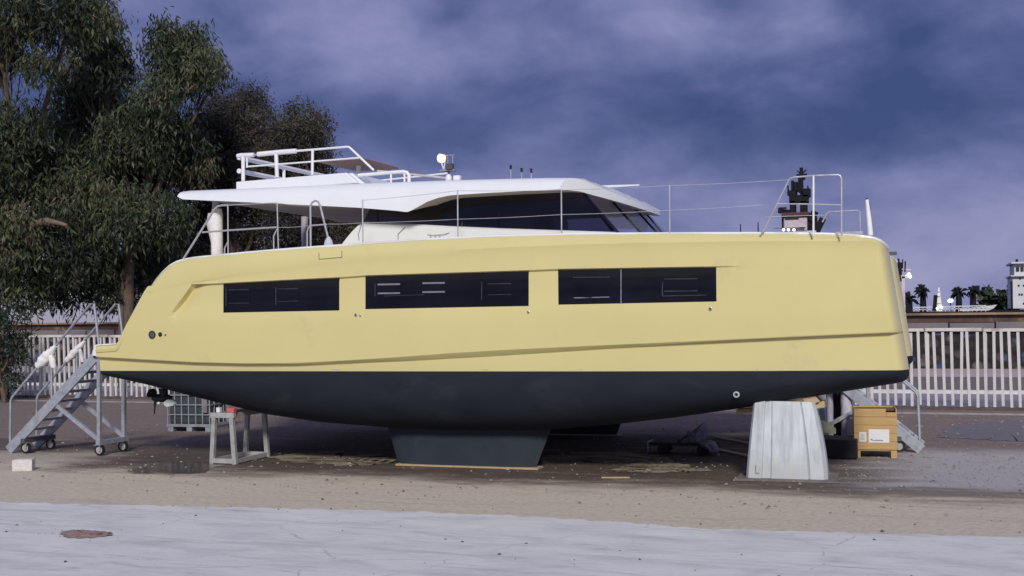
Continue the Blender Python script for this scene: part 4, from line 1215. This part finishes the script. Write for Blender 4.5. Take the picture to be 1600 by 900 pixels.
# ------------------------------------------------------------------ hand cart with tarpaulin
hc = thing('hand_cart', 'low dark hand cart standing under the boat between keel and support', 'cart', at(1050, 708, Z=0))
fr0 = at(1016, 699, Y=hc.location.y); fr1 = at(1120, 700, Y=hc.location.y)
yh = hc.location.y
obj('frame', MB().box(((fr0.x + fr1.x) / 2, yh, 0.20), (fr1.x - fr0.x, 0.45, 0.05)), BLK, hc)
obj('handle', MB().tube([(fr0.x + 0.55, yh, 0.22), (fr0.x + 0.9, yh, 0.45), (fr1.x - 0.35, yh + 0.1, 0.52)], 0.025, 6), DKST, hc)
obj('bumper', MB().tube([(fr0.x, yh - 0.22, 0.23), (fr0.x, yh + 0.22, 0.23), (fr0.x, yh + 0.22, 0.02)], 0.018, 6).tube([(fr0.x, yh - 0.22, 0.23), (fr0.x, yh - 0.22, 0.02)], 0.018, 6), GALV, hc)
for x_ in (fr0.x + 0.3, fr1.x - 0.25):
    for y_ in (-0.24, 0.24): obj('wheel', MB().tube([(x_, yh + y_ - 0.03, 0.10), (x_, yh + y_ + 0.03, 0.10)], 0.10, 14), BLK, hc, smooth=40)
rd = random.Random(9)
def tarp(cx, cz, pts_, Y):
    P = [at(x_, y_, Y=Y) for x_, y_ in pts_]
    return P
t1 = [(1071, 673), (1078, 674), (1084, 676), (1094, 663), (1100, 659), (1104, 667), (1103, 680), (1098, 692), (1092, 697), (1078, 696), (1074, 690)]
t2 = [(1089, 690), (1096, 694), (1103, 688), (1112, 689), (1119, 697), (1121, 708), (1117, 711), (1108, 702), (1094, 700)]
def crumple(poly, Y, name, lab, seed):
    rd = random.Random(seed)
    P = [at(x_, y_, Y=Y) for x_, y_ in poly]
    c_ = sum(P, Vector()) / len(P)
    rings = []
    for sc_, dy in ((1.0, 0.10), (0.98, -0.02), (0.72, -0.12), (0.40, -0.09), (0.15, -0.15)):
        rings.append([c_ + (p_ - c_) * sc_ + Vector((rd.uniform(-.02, .02), dy + rd.uniform(-.06, .06), rd.uniform(-.02, .02))) for p_ in P])
    mb = MB().grid(rings, True).add(rings[-1], [tuple(range(len(P)))]).add([p_ + Vector((0, .2, 0)) for p_ in rings[0]], [tuple(range(len(P)))])
    mb.grid([rings[0], [p_ + Vector((0, .2, 0)) for p_ in rings[0]]], True)
    o = obj(name, mb, TAR, smooth=55, weld=True)
    ss = o.modifiers.new('s', 'SUBSURF'); ss.levels = 2; ss.render_levels = 2
    return tag(o, lab, 'tarpaulin')
crumple(t1, yh - 0.1, 'tarpaulin', 'grey blue tarpaulin bunched up on the hand cart under the boat', 1)
crumple(t2, yh - 0.3, 'tarpaulin', 'grey blue cloth drooping to the ground off the right end of the hand cart', 2)
for pa, pb_, lab in (((1118, 683), (1172, 693), 'long plank on the ground left of the support, the farther one'), ((1118, 702), (1172, 713), 'long plank on the ground left of the support, the nearer one')):
    a, b = at(*pa, Z=0.02), at(*pb_, Z=0.02)
    tag(obj('timber_plank', MB().bar(a, b, 0.13, 0.03), WOODW), lab, 'plank', 'planks lying under the boat')

a, b = at(940, 746, Z=0.012), at(984, 746, Z=0.012)
tag(obj('stick', MB().bar(a, b, 0.035, 0.02), WOODW), 'thin pale stick on the ground in front of the keel', 'stick')
q = at(1062, 747, Z=0)

# ------------------------------------------------------------------ white picket fence
YFN = 35.7
fn = thing('picket_fence', 'long white painted steel picket fence behind the boat', 'fence', (-14, YFN, 0))
pk = None
rd = random.Random(21)
x = -36.0
i = 0
ztopf, zbot = 2.17, 0.10
while x < 6.5:
    lean = rd.gauss(0.012, 0.013)
    if pk is None:
        pk = lput(fn, 'picket', MB().box((0, 0, (ztopf - zbot) / 2), (0.075, 0.045, ztopf - zbot)), FENCE)
        pk.location = (x + 14, 0, zbot)
        pk.rotation_euler = (0, -lean, 0)
    else:
        o = share('picket', pk, fn, (x + 14, rd.gauss(0, 0.006), zbot + rd.gauss(0, 0.018)), rot=(rd.gauss(0, 0.012), -lean, rd.gauss(0, 0.05)))
    x += 0.2145; i += 1
x = -36.08
while x < 6.5:
    L = 0.2145 * 7
    lput(fn, 'top_rail', MB().box((x + 14 + L / 2, -0.002, ztopf + rd.gauss(0.03, 0.012)), (L - 0.045, 0.065, 0.085)), FENCE)
    lput(fn, 'post', MB().box((x + 14 + 0.09, 0.075, 1.05), (0.055, 0.07, 2.1)), FENCE)
    x += L
struct(obj('footing', MB().box((-14, YFN - 0.02, 0.035), (46, 0.34, 0.07)), FOOT))
struct(obj('rail_track', MB().box((-14, YFN - 1.6, 0.02), (46, 0.07, 0.05)), M('track_steel', (0.32, 0.30, 0.32), 0.5, metal=0.3)))

# ------------------------------------------------------------------ dark stone wall with coping beyond the road
def stone_mat():
    m, t, p, co = new_mat('dark_stones')
    v = N(t, 'ShaderNodeTexVoronoi', inp={'Scale': 1.7}); t.links.new(mapping(t, co, (1, 1, 1.3)), v.inputs['Vector'])
    n_ = noise(t, co, 0.8, 5)
    sp = N(t, 'ShaderNodeSeparateXYZ'); t.links.new(v.outputs['Color'], sp.inputs[0])
    c = ramp(t, sp.outputs[0], [(0.0, (0.022, 0.020, 0.024)), (0.6, (0.07, 0.062, 0.066)), (1.0, (0.16, 0.14, 0.145))])
    c = mix(t, mth(t, 'MULTIPLY', mapr(t, sp.outputs[1], 0.86, 0.9), 0.8), c, (0.04, 0.085, 0.2))
    c = mix(t, mapr(t, v.outputs['Distance'], 0.3, 0.55), c, (0.018, 0.016, 0.018))
    t.links.new(c, p.inputs['Base Color']); p.inputs['Roughness'].default_value = 0.9
    bump(t, p, v.outputs['Distance'], 0.8, 0.15)
    return m
qw = thing('harbour_wall', 'long dark stone harbour wall with grey panels and a rusty top beyond the fence', 'wall', (-30, 60.5, 0))
obj('stone_face', MB().box((-30, 60.5, 0.85), (240, 0.8, 1.7)), stone_mat(), qw)
PAN = M('grey_panel', (0.17, 0.15, 0.165), 0.8, var=0.25, scale=0.4, dirt=((0.08, 0.07, 0.07), 0.2, 1))
pn_ = None
rd = random.Random(5)
x = -66.0
while x < 14:
    if pn_ is None:
        pn_ = lput(qw, 'coping_panel', MB().box((0, 0, 0), (1.92, 0.5, 0.40)), PAN); pn_.location = (x + 30, -0.30, 1.93)
    else: share('coping_panel', pn_, qw, (x + 30, -0.30 + rd.uniform(-.05, .05), 1.93 + rd.uniform(-.02, .02)))
    x += 2.0
obj('top_beam', MB().box((-30, 60.5, 2.31), (240, 1.0, 0.34)), RUST, qw)
obj('edge_strip', MB().box((-30, 60.1, 2.535), (240, 0.7, 0.10)), RUSTL, qw)

# ------------------------------------------------------------------ trees
def leafmesh(blobs, per, size, seed, droop=0.8, clump=0.55, width=0.12):
    rd = random.Random(seed); nr = np.random.RandomState(seed)
    V, Fc, T = [], [], []
    for (c_, r_) in blobs:
        ncl = max(4, int(per * r_ * r_ / 10)); bt_ = rd.gauss(0, 0.19)
        for _ in range(ncl):
            while True:
                d_ = Vector((rd.gauss(0, 1), rd.gauss(0, 1), rd.gauss(0, 1)))
                if d_.length > 0.1: break
            d_.normalize()
            rad = r_ * (0.55 + 0.5 * rd.random()) if rd.random() < 0.8 else r_ * rd.random()
            cc = c_ + Vector((d_.x * rad, d_.y * rad * 0.9, d_.z * rad * 0.95))
            tint = min(1, max(0, rd.gauss(0.46 + bt_ + 0.06 * d_.z, 0.17)))
            if rd.random() < 0.06: tint = 1.0
            nl = rd.randint(9, 15)
            cr = clump * rd.uniform(0.6, 1.25)
            for _ in range(nl):
                o_ = Vector((rd.gauss(0, cr * .42), rd.gauss(0, cr * .42), rd.gauss(0, cr * .48)))
                p0 = cc + o_
                dr_ = Vector((rd.gauss(0, 0.55), rd.gauss(0, 0.55), -droop + rd.gauss(0, 0.35))).normalized()
                L = size * rd.uniform(0.6, 1.35)
                sd_ = dr_.cross(Vector((rd.gauss(0, 1), rd.gauss(0, 1), rd.gauss(0, 0.6)))).normalized() * (L * width)
                k = len(V)
                V += [p0, p0 + dr_ * (L * .45) + sd_, p0 + dr_ * L, p0 + dr_ * (L * .45) - sd_]
                Fc.append((k, k + 1, k + 2, k + 3))
                tv = min(1, max(0, tint + rd.gauss(0, 0.09)))
                T += [tv] * 4
    return V, Fc, T
def crown(name, blobs, mat, parent, per, size, seed, **k):
    V, Fc, T = leafmesh(blobs, per, size, seed, **k)
    me = bpy.data.meshes.new(name)
    me.from_pydata([tuple(v) for v in V], [], Fc)
    a = me.attributes.new('tint', 'FLOAT', 'POINT'); a.data.foreach_set('value', T)
    me.materials.append(mat)
    o = bpy.data.objects.new(name, me); C.objects.link(o)
    o.parent = parent; o.matrix_parent_inverse = WM(parent).inverted()
    return o
def limb(a, b, r0, r1, seed, sag=0.08, n_=6):
    rd = random.Random(seed); a, b = Vector(a), Vector(b); L = (b - a).length
    pts_ = []
    for k in range(n_ + 1):
        u_ = k / n_
        j = 0 if k in (0, n_) else L * sag * 0.5
        pts_.append(a.lerp(b, u_) + Vector((rd.gauss(0, j), rd.gauss(0, j), L * sag * math.sin(math.pi * u_))))
    return pts_, [r0 + (r1 - r0) * k / n_ for k in range(n_ + 1)]
def tree(name, label, px_base, Y, blobs_px, mat, per, size, seed, trunk_r=0.28, fork=0.35, group='trees beyond the fence', dY=2.2, cl=0.55, forkpt=None, **kw):
    rd = random.Random(seed)
    b0 = at(px_base, 640, Y=Y); base = Vector((b0.x, Y, 0))
    t_ = thing(name, label, 'tree', base, 0, group)
    bl = []
    for (px_, py_, pr) in blobs_px:
        yy_ = Y + rd.uniform(-dY, dY)
        c_ = at(px_, py_, Y=yy_)
        sc_ = F / (c_ - Vector((0, 0, EYE))).dot(dv)
        bl.append((c_, pr / sc_))
    zt_ = max(c_.z for c_, _ in bl)
    mid = sum((c_ for c_, _ in bl), Vector()) / len(bl)
    fk = forkpt or Vector((base.x + (mid.x - base.x) * 0.35, Y, zt_ * fork))
    pts_, rs = limb(base, fk, trunk_r, trunk_r * 0.75, seed, 0.02)
    obj('trunk', MB().tube(pts_, rs, 10), BARK, t_, smooth=60)
    for i_, (c_, r_) in enumerate(bl):
        if i_ % 2 and len(bl) > 12: continue
        pts_, rs = limb(fk, c_ + Vector((0, 0, r_ * 0.3)), trunk_r * 0.45, 0.03, seed + i_ + 1, 0.05)
        mb = MB().tube(pts_, rs, 7)
        for k in range(4):
            e = c_ + Vector((rd.uniform(-1, 1), rd.uniform(-1, 1), rd.uniform(-.6, 1))) * r_ * 0.9
            p2, r2 = limb(pts_[rd.randint(3, 5)], e, 0.045, 0.012, seed + i_ * 7 + k, 0.05, 4)
            mb.tube(p2, r2, 5)
        obj('limb', mb, BARK, t_, smooth=60)
    crown('crown', bl, mat, t_, per, size, seed, clump=cl, **kw)
    return t_
# far left: large eucalyptus leaning in from outside the frame
tree('eucalyptus_tree', 'big drooping eucalyptus at the far left edge with a leaning pale limb', -30, 40.5,
     [(20, 20, 52), (75, 15, 60), (130, 20, 50), (-40, 60, 70), (10, 85, 30), (60, 100, 30), (20, 200, 50), (70, 235, 60), (-30, 250, 80), (40, 290, 65), (100, 310, 60), (20, 370, 60), (90, 390, 65), (-40, 400, 80), (30, 445, 50), (95, 445, 45)],
     LEAFG, 1150, 0.29, 31, 0.40, forkpt=at(-10, 400, Y=40.5), droop=0.9)
tree('eucalyptus_tree', 'tall green eucalyptus behind the stern steps, its twin heads against the sky', 196, 43.5,
     [(150, 55, 48), (175, 100, 46), (130, 125, 52), (165, 160, 50), (115, 190, 50), (262, 78, 40), (300, 70, 34), (318, 105, 36), (280, 120, 42), (240, 150, 40), (335, 108, 24), (255, 48, 22), (190, 215, 52), (245, 215, 50), (290, 210, 42), (150, 260, 55), (210, 275, 55), (265, 275, 48), (300, 255, 36), (150, 330, 55), (210, 340, 52), (260, 345, 45), (150, 405, 52), (205, 410, 42), (240, 390, 42), (165, 450, 40)],
     LEAFG, 1150, 0.29, 37, 0.34, droop=0.95)
tree('dusky_tree', 'dark reddish brown tree behind the boat roof, left of its neighbour', 385, 50,
     [(345, 175, 32), (330, 210, 34), (318, 265, 42), (390, 165, 36), (365, 215, 46), (410, 215, 46), (340, 265, 48), (390, 275, 52), (330, 320, 46), (380, 335, 52), (420, 300, 48), (340, 380, 45), (395, 390, 45), (310, 345, 40), (300, 400, 40)],
     LEAFR, 2300, 0.20, 41, 0.30, droop=0.5, cl=0.5)
tree('dusky_tree', 'dark brown tree behind the boat roof ending against the open sky', 500, 51,
     [(470, 190, 30), (500, 200, 22), (450, 225, 40), (490, 235, 34), (505, 262, 18), (460, 275, 46), (500, 300, 34), (530, 330, 34), (455, 330, 48), (500, 350, 44), (550, 360, 36), (465, 385, 45), (530, 390, 45), (590, 380, 30)],
     LEAFR, 2300, 0.20, 43, 0.28, droop=0.5, cl=0.5)
tree('bushy_tree', 'low dark bushy tree behind the stern, under the taller trees', 270, 52,
     [(235, 430, 45), (280, 420, 45), (255, 380, 45), (200, 440, 40), (300, 385, 45), (215, 480, 30)], LEAFR, 1200, 0.21, 47, 0.2, droop=0.5)
tree('leafy_bush', 'dark green bush hanging in front of the fence at the left edge', 8, 33.5,
     [(5, 520, 42), (-30, 500, 50), (18, 560, 30), (-10, 590, 42), (25, 530, 26), (-40, 560, 50)], LEAFD, 600, 0.24, 53, 0.10, group='bushes', dY=0.5, cl=0.35, fork=0.25, droop=0.6)
bl_, br_ = [], []
for k_, (x_, y_) in enumerate(((-60, 440), (-30, 416), (0, 394), (25, 368), (48, 352), (75, 345), (105, 352))):
    bl_.append(at(-18, 450, Y=40.5) if k_ == 0 else at(x_, y_, Y=39.2 if k_ > 1 else 39.8)); br_.append((0.34, 0.32, 0.29, 0.25, 0.20, 0.13, 0.06)[k_])
obj('limb', MB().tube(bl_, br_, 10), M('pale_bark', (0.17, 0.115, 0.08), 0.9, var=0.35, scale=3, stretch=(1, 1, 2), bmp=0.5), bpy.data.objects['eucalyptus_tree'], smooth=60)
# yucca
q = at(188, 470, Y=41.0)
yu = thing('yucca_palm', 'spiky yucca between the stern steps and the tree trunk', 'plant', (q.x, 41.0, 0))
obj('trunk', MB().tube([(q.x, 41, 0), (q.x + .05, 41, q.z)], [0.14, 0.10], 8), BARK, yu)
lm_ = MB(); rd = random.Random(8)
for k in range(60):
    d_ = Vector((rd.gauss(0, 1), rd.gauss(0, 1), rd.gauss(0.2, .7))).normalized(); L = rd.uniform(.35, .6)
    sd_ = d_.cross(up).normalized() * 0.03
    o_ = Vector((q.x + .05, 41, q.z))
    lm_.add([o_ - sd_, o_ + sd_, o_ + d_ * L + Vector((0, 0, -.05))], [(0, 1, 2)])
obj('leaves', lm_, M('yucca_leaf', (0.03, 0.04, 0.03), 0.6), yu)

# pale warehouse seen through the trees
wx0, wx1 = at(-60, 470, Y=72).x, at(620, 470, Y=72).x
wh = thing('warehouse', 'pale lilac warehouse glimpsed through the trees', 'building', ((wx0 + wx1) / 2, 74, 0))
LIL = M('pale_wall', (0.42, 0.41, 0.50), 0.8, var=0.1, scale=0.3, dirt=((0.25, 0.24, 0.28), 0.2, 0.5))
obj('wall', MB().box(((wx0 + wx1) / 2, 76, 3.0), (wx1 - wx0, 8, 6.0)), LIL, wh)
obj('roof', MB().prism([(wx0 - .3, 71.6, 6.0), (wx0 - .3, 76, 7.2), (wx0 - .3, 80.4, 6.0)], (wx1 - wx0 + .6, 0, 0)), M('grey_roof', (0.2, 0.2, 0.23), 0.7), wh)
for px_, py0, py1, w_ in ((173, 408, 438, 1.2), (262, 440, 470, 1.4), (60, 420, 450, 1.4), (400, 400, 440, 1.6)):
    a = at(px_, py0, Y=71.95)
    b = at(px_, py1, Y=71.95)
    obj('window', MB().box((a.x, 71.97, (a.z + b.z) / 2), (w_, 0.12, a.z - b.z)), BLUEP, wh)
# dark shed right behind the fence at the left
s0, s1 = at(48, 500, Y=58.5).x, at(200, 500, Y=58.5).x

# ------------------------------------------------------------------ floodlight mast
YM = 58.0
ql = at(690, 247, Y=YM)
fm_ = thing('floodlight_mast', 'harbour floodlight mast with one lit lamp rising behind the boat roof', 'street lamp', (ql.x + 0.35, YM, 0))
obj('pole', MB().tube([(ql.x + .35, YM, 0), (ql.x + .35, YM, ql.z - 0.65)], [0.14, 0.08], 10), DKST, fm_, smooth=50)
obj('head_frame', MB().box((ql.x + .35, YM, ql.z - 0.66), (0.8, 0.3, 0.08)).bar((ql.x + .62, YM, ql.z - .65), (ql.x + .62, YM, ql.z + .12), 0.05).bar((ql.x + .35, YM, ql.z - .65), (ql.x + .35, YM, ql.z + .1), 0.04).box((ql.x + .40, YM, ql.z + .12), (0.6, .06, .05)), GALV, fm_)
obj('ballast_box', MB().box((ql.x + .5, YM - .1, ql.z - .48), (0.34, .25, .3)), DKST, fm_)
obj('bracket', MB().bar((ql.x - .03, YM, ql.z - .15), (ql.x + .12, YM, ql.z - .62), 0.05).bar((ql.x + .2, YM, ql.z - .15), (ql.x + .12, YM, ql.z - .62), 0.05), WPIPE, fm_)
hd = obj('lamp_housing', MB().tube([(ql.x + .05, YM + .02, ql.z), (ql.x + .05, YM + .22, ql.z + .05)], [0.26, 0.14], 12), DKST, fm_, smooth=50)
obj('lamp', MB().ball((ql.x, YM - .06, ql.z), (0.18, 0.12, 0.17), 16, 10), LAMP, fm_, smooth=60)
obj('lit_reflector', MB().tube([(ql.x, YM + .02, ql.z), (ql.x, YM - .02, ql.z)], [0.20, 0.25], 20), emis('reflector_glow', (1.0, 0.70, 0.42), 0.85), fm_, smooth=50)

# ------------------------------------------------------------------ tug beyond the harbour wall
YT = 105.0
def T(x_, y_, dy=0.0): 
    return at(x_, y_, Y=YT + dy)
tg = thing('tugboat', 'dark masted harbour tug with white wheelhouse seen over the bow rails', 'ship', (T(1245, 400).x, YT, -1.6))
def tb(nm, x0_, x1_, y0_, y1_, d_, mat, yoff=0.0):
    a, b = T(x0_, y1_, yoff), T(x1_, y0_, yoff)
    return obj(nm, MB().box(((a.x + b.x) / 2, YT + yoff + d_ / 2, (a.z + b.z) / 2), (b.x - a.x, d_, b.z - a.z)), mat, tg)
a, b = T(1150, 470), T(1340, 470)
hullp = [(a.x, -1.8), (a.x - 1, 3.2), (b.x + 1.5, 3.6), (b.x, -1.8)]
obj('hull', MB().prism([(x_, YT - 1, z_) for x_, z_ in hullp], (0, 6, 0)), SHIPD, tg)
tb('deckhouse', 1190, 1300, 380, 455, 4.5, SHIPW, -0.5)
tb('lower_bridge', 1215, 1275, 360, 382, 4, SHIPW, -0.3)
tb('wheelhouse', 1226, 1261, 340, 361, 3, M('pinkish_white', (0.50, 0.42, 0.46), 0.6), -0.4)
tb('wheelhouse_window', 1226.5, 1248, 338.5, 343.5, 0.1, BLK, -0.46)
tb('wheelhouse_roof', 1221, 1264, 331, 338.5, 3.4, M('dark_red', (0.10, 0.035, 0.04), 0.8), -0.6)
for x0_, x1_, y0_, y1_ in ((1234, 1242, 314, 333), (1250, 1260, 314, 333), (1233, 1262, 304, 317), (1230, 1244, 297, 305), (1254, 1265, 294, 307), (1236, 1239.5, 282, 298), (1242, 1246, 284, 298), (1247, 1249, 280, 300)):
    tb('mast_tower', x0_, x1_, y0_, y1_, 1.2, SHIPD)
mt = MB()
mt.bar(T(1253.5, 333, .5), T(1252, 262, .5), 0.28)
mt.bar(T(1244.5, 273.5, .5), T(1261, 272.5, .5), 0.14).bar(T(1246, 267, .5), T(1258, 279, .5), 0.1).bar(T(1260, 265, .5), T(1247, 277, .5), 0.1).bar(T(1262, 290, .5), T(1263, 300, .5), 0.12).bar(T(1231, 290, .5), T(1232, 300, .5), 0.12).bar(T(1247, 279, .5), T(1258, 279, .5), 0.22)
obj('mast', mt, SHIPD, tg)
mn = MB().bar(T(1216, 329.5, .3), T(1238, 331.5, .3), 0.35).bar(T(1216.5, 325.5), T(1229, 325), 0.14).bar(T(1219, 325), T(1221, 333), 0.35).bar(T(1223, 335), T(1223, 356), 0.15)
obj('fire_monitor', mn, SHIPD, tg)
cr = MB().bar(T(1247, 340), T(1276, 338), 0.5).bar(T(1266, 345), T(1274, 330), 0.55).bar(T(1250, 342), T(1262, 360), 0.5).bar(T(1276, 362), T(1286, 341), 0.5)
for x_ in (1259, 1264, 1269, 1274): cr.bar(T(x_, 340), T(x_ + 1, 362), 0.3)
obj('deck_crane', cr, SHIPD, tg)
obj('boat_davit', MB().bar(T(1270, 358, .2), T(1283, 345, .2), 0.4), M('davit_tan', (0.25, 0.2, 0.2), 0.7), tg)
tb('bulwark', 1208, 1258, 354.5, 356.2, 1, SHIPW, -0.8)
for x_ in (1224.5, 1232, 1240.5): obj('deck_lamp', MB().ball(T(x_, 359, -1), (0.11, 0.11, 0.11), 8, 6), LAMPW, tg)
# thin masts farther off
for x_, y_, lab in ((1184.5, 347, 'thin lattice mast left of the tug'), (1157, 350, 'short bare mast far left of the tug')):
    a = at(x_, y_, Y=120)
    o = MB().tube([(a.x, 120, -1.6), (a.x, 120, a.z)], [0.22, 0.05], 6).bar((a.x - .35, 120, a.z - 1.0), (a.x + .35, 120, a.z - 1.0), .1)
    tag(obj('ship_mast', o, SHIPD), lab, 'mast', 'distant masts')

# ------------------------------------------------------------------ ships and palms on the right
YS = 85.0
def U(x_, y_, dy=0.0): return at(x_, y_, Y=YS + dy)
bg = thing('work_barge', 'low barge with white railing behind the harbour wall at right', 'ship', (U(1490, 484).x, YS, -1.6))
a, b = U(1424, 487), U(1552, 487)
obj('hull', MB().prism([(a.x, YS, -1.8), (a.x - .6, YS, a.z), (b.x + .4, YS, b.z), (b.x - .6, YS, -1.8)], (0, 6, 0)), SHIPD, bg)
rl = MB().bar(U(1427, 480.5), U(1541, 477.5), 0.07).bar(U(1427, 484), U(1548, 481), 0.05)
obj('railing', rl, SHIPW, bg)
po = None
for x_ in np.arange(1428, 1541, 7.0):
    a = U(x_, 480.2 - (x_ - 1427) * .026); z1 = U(x_, 486.5).z
    obj('rail_post', MB().bar((a.x, YS, z1), (a.x, YS, a.z), 0.05), SHIPW, bg)
obj('bulwark', MB().prism([U(1500, 483), U(1542, 478), U(1558, 476), U(1552, 482), U(1545, 485), U(1500, 486)], (0, .3, 0)), SHIPW, bg)
rd_ = MB()
z0 = U(1467, 485)
for y0_, y1_, w0, w1 in ((486, 474, 11, 8.5), (474, 463, 8, 5.2), (463, 456, 4.2, 4.2), (456, 449, 3.0, 1.6)):
    rd_.add([U(1467 - w0 / 2, y0_), U(1467 + w0 / 2, y0_), U(1467 + w0 / 2, y0_, .6), U(1467 - w0 / 2, y0_, .6), U(1467 - w1 / 2, y1_, .1), U(1467 + w1 / 2, y1_, .1), U(1467 + w1 / 2, y1_, .5), U(1467 - w1 / 2, y1_, .5)],
            [(0, 3, 2, 1), (4, 5, 6, 7), (0, 1, 5, 4), (1, 2, 6, 5), (2, 3, 7, 6), (3, 0, 4, 7)])
obj('signal_tower', rd_, M('tower_white', (0.75, 0.77, 0.70), 0.5, var=0.1), bg)
obj('ladder', MB().bar(U(1460, 486), U(1462, 461), 0.25), SHIPD, bg)
obj('deck_lamp', MB().ball(U(1464, 482, -.1), (.07, .07, .07), 8, 6).ball(U(1471, 480, -.1), (.08, .08, .08), 8, 6), LAMPW, bg)
lp = thing('floodlight_mast', 'small lit floodlight on a slim mast among the palms at right', 'street lamp', (at(1485, 470, Y=110).x, 110, 0))
q = at(1485, 470, Y=110)
obj('pole', MB().tube([(q.x, 110, -1.6), (q.x, 110, q.z)], 0.05, 6), SHIPD, lp)
obj('lamp', MB().ball((q.x, 109.9, q.z), (.22, .12, .16), 10, 6), LAMPW, lp)
sm = thing('signal_mast', 'white and dark ship mast with a lit lamp right beside the far bow', 'mast', (at(1412, 440, Y=90).x, 90, -1.6))
def SMb(x_, y_): return at(x_, y_, Y=90)
o_ = MB().bar(SMb(1404, 500), SMb(1404, 404), 0.14).bar(SMb(1407, 440), SMb(1407.5, 410), 0.18).bar(SMb(1414, 425), SMb(1414.5, 408), 0.1).bar(SMb(1410, 424), SMb(1410.5, 405), 0.08)
obj('dark_pole', o_, SHIPD, sm)
obj('white_column', MB().bar(SMb(1412, 500), SMb(1411.5, 432), 0.22).bar(SMb(1408, 432.5), SMb(1421, 432), 0.22).bar(SMb(1408, 420.5), SMb(1423, 421.5), 0.09), M('mast_pink', (0.62, 0.52, 0.54), 0.6), sm)
obj('lamp', MB().ball(at(1420, 429, Y=89.8), (.13, .1, .13), 10, 6).ball(at(1422, 432.5, Y=89.8), (.11, .1, .1), 8, 5), LAMPW, sm)
tri = MB().prism([SMb(1415, 466), SMb(1427, 487), SMb(1415, 490)], (0, .4, 0))
obj('bow_plate', tri, SHIPD, sm)
# white ship bridge at the right edge
YV = 92.0
def V_(x_, y_, dy=0): return at(x_, y_, Y=YV + dy)
vs_ = thing('white_ship', 'white ship superstructure with dark windows at the right edge', 'ship', (V_(1600, 480).x, YV, -1.6))
def vb(nm, x0_, x1_, y0_, y1_, d_, mat, yoff=0.0):
    a, b = V_(x0_, y1_, yoff), V_(x1_, y0_, yoff)
    return obj(nm, MB().box(((a.x + b.x) / 2, YV + yoff + d_ / 2, (a.z + b.z) / 2), (b.x - a.x, d_, b.z - a.z)), mat, vs_)
vb('superstructure', 1583, 1660, 431, 482, 6, SHIPW)
vb('bridge', 1585, 1660, 411, 431, 5, SHIPW, 0.3)
vb('bridge_wing', 1579.5, 1662, 428.5, 432, 6.4, SHIPW, -0.3)
vb('bridge_roof', 1580, 1662, 407.5, 412, 6, SHIPW, -0.1)
for x_ in (1588, 1595, 1602): vb('window', x_, x_ + 4.5, 417, 424, 0.1, BLK, 0.22)
for x_, y_ in ((1594, 435), (1597, 460), (1593, 460), (1592, 446), (1600, 446), (1600, 474)): vb('window', x_ - 1.3, x_ + 1.3, y_ - 1.4, y_ + 1.4, 0.1, BLK, -0.06)
vb('hull', 1550, 1760, 482, 530, 8, SHIPD, -0.5)
obj('mast', MB().bar(V_(1588, 412), V_(1589, 405), 0.16).bar(V_(1580, 440), V_(1581, 482), 0.1), SHIPD, vs_)
# palms and trees on the far quay
def palm(px_, py_top, py_base, Y, label):
    a = at(px_, py_top, Y=Y); t_ = thing('palm_tree', label, 'palm', (a.x, Y, -1.4), 0, 'palms on the far quay')
    obj('trunk', MB().tube([(a.x, Y, -1.4), (a.x, Y, a.z)], [0.42, 0.30], 7), SHIPD, t_)
    mb = MB(); rd = random.Random(int(px_))
    for k in range(26):
        az = rd.uniform(0, 6.28); el = rd.uniform(-0.5, 1.2); L = rd.uniform(0.8, 1.35)
        d_ = Vector((math.cos(az) * math.cos(el), math.sin(az) * math.cos(el), math.sin(el)))
        s_ = d_.cross(up); s_ = s_.normalized() if s_.length > .01 else Vector((1, 0, 0))
        o_ = Vector((a.x, Y, a.z)); m_ = o_ + d_ * L * .55 + Vector((0, 0, .1)); e = o_ + d_ * L + Vector((0, 0, -.4))
        mb.add([o_, m_ + s_ * .17, e, m_ - s_ * .17], [(0, 1, 2), (0, 2, 3)])
    obj('crown', mb, M('palm_leaf', (0.015, 0.02, 0.02), 0.8), t_)
for a in ((1421, 467, 490, 135, 'stubby palm next to the yellow bow, leftmost of the palms'), (1442, 455, 490, 135, 'palm between the bow and the lit white tower'), (1498, 457, 490, 135, 'palm right of the small floodlight'), (1520, 456, 490, 135, 'palm at the left end of the dark far trees')): palm(*a)
def far_tree(blobs_px, label, seed):
    tree('quay_tree', label, blobs_px[0][0], 140, blobs_px, LEAFD, 60, 0.9, seed, 0.3, 0.5, 'trees on the far quay', 1.5, 0.8, droop=0.2, width=0.4)
far_tree([(1545, 470, 11), (1538, 478, 10), (1553, 477, 10), (1548, 463, 5)], 'dark round tree on the far quay, left of its taller neighbour', 61)
far_tree([(1572, 468, 11), (1578, 461, 7), (1565, 476, 10), (1580, 476, 10)], 'dark tree on the far quay against the white ship', 63)
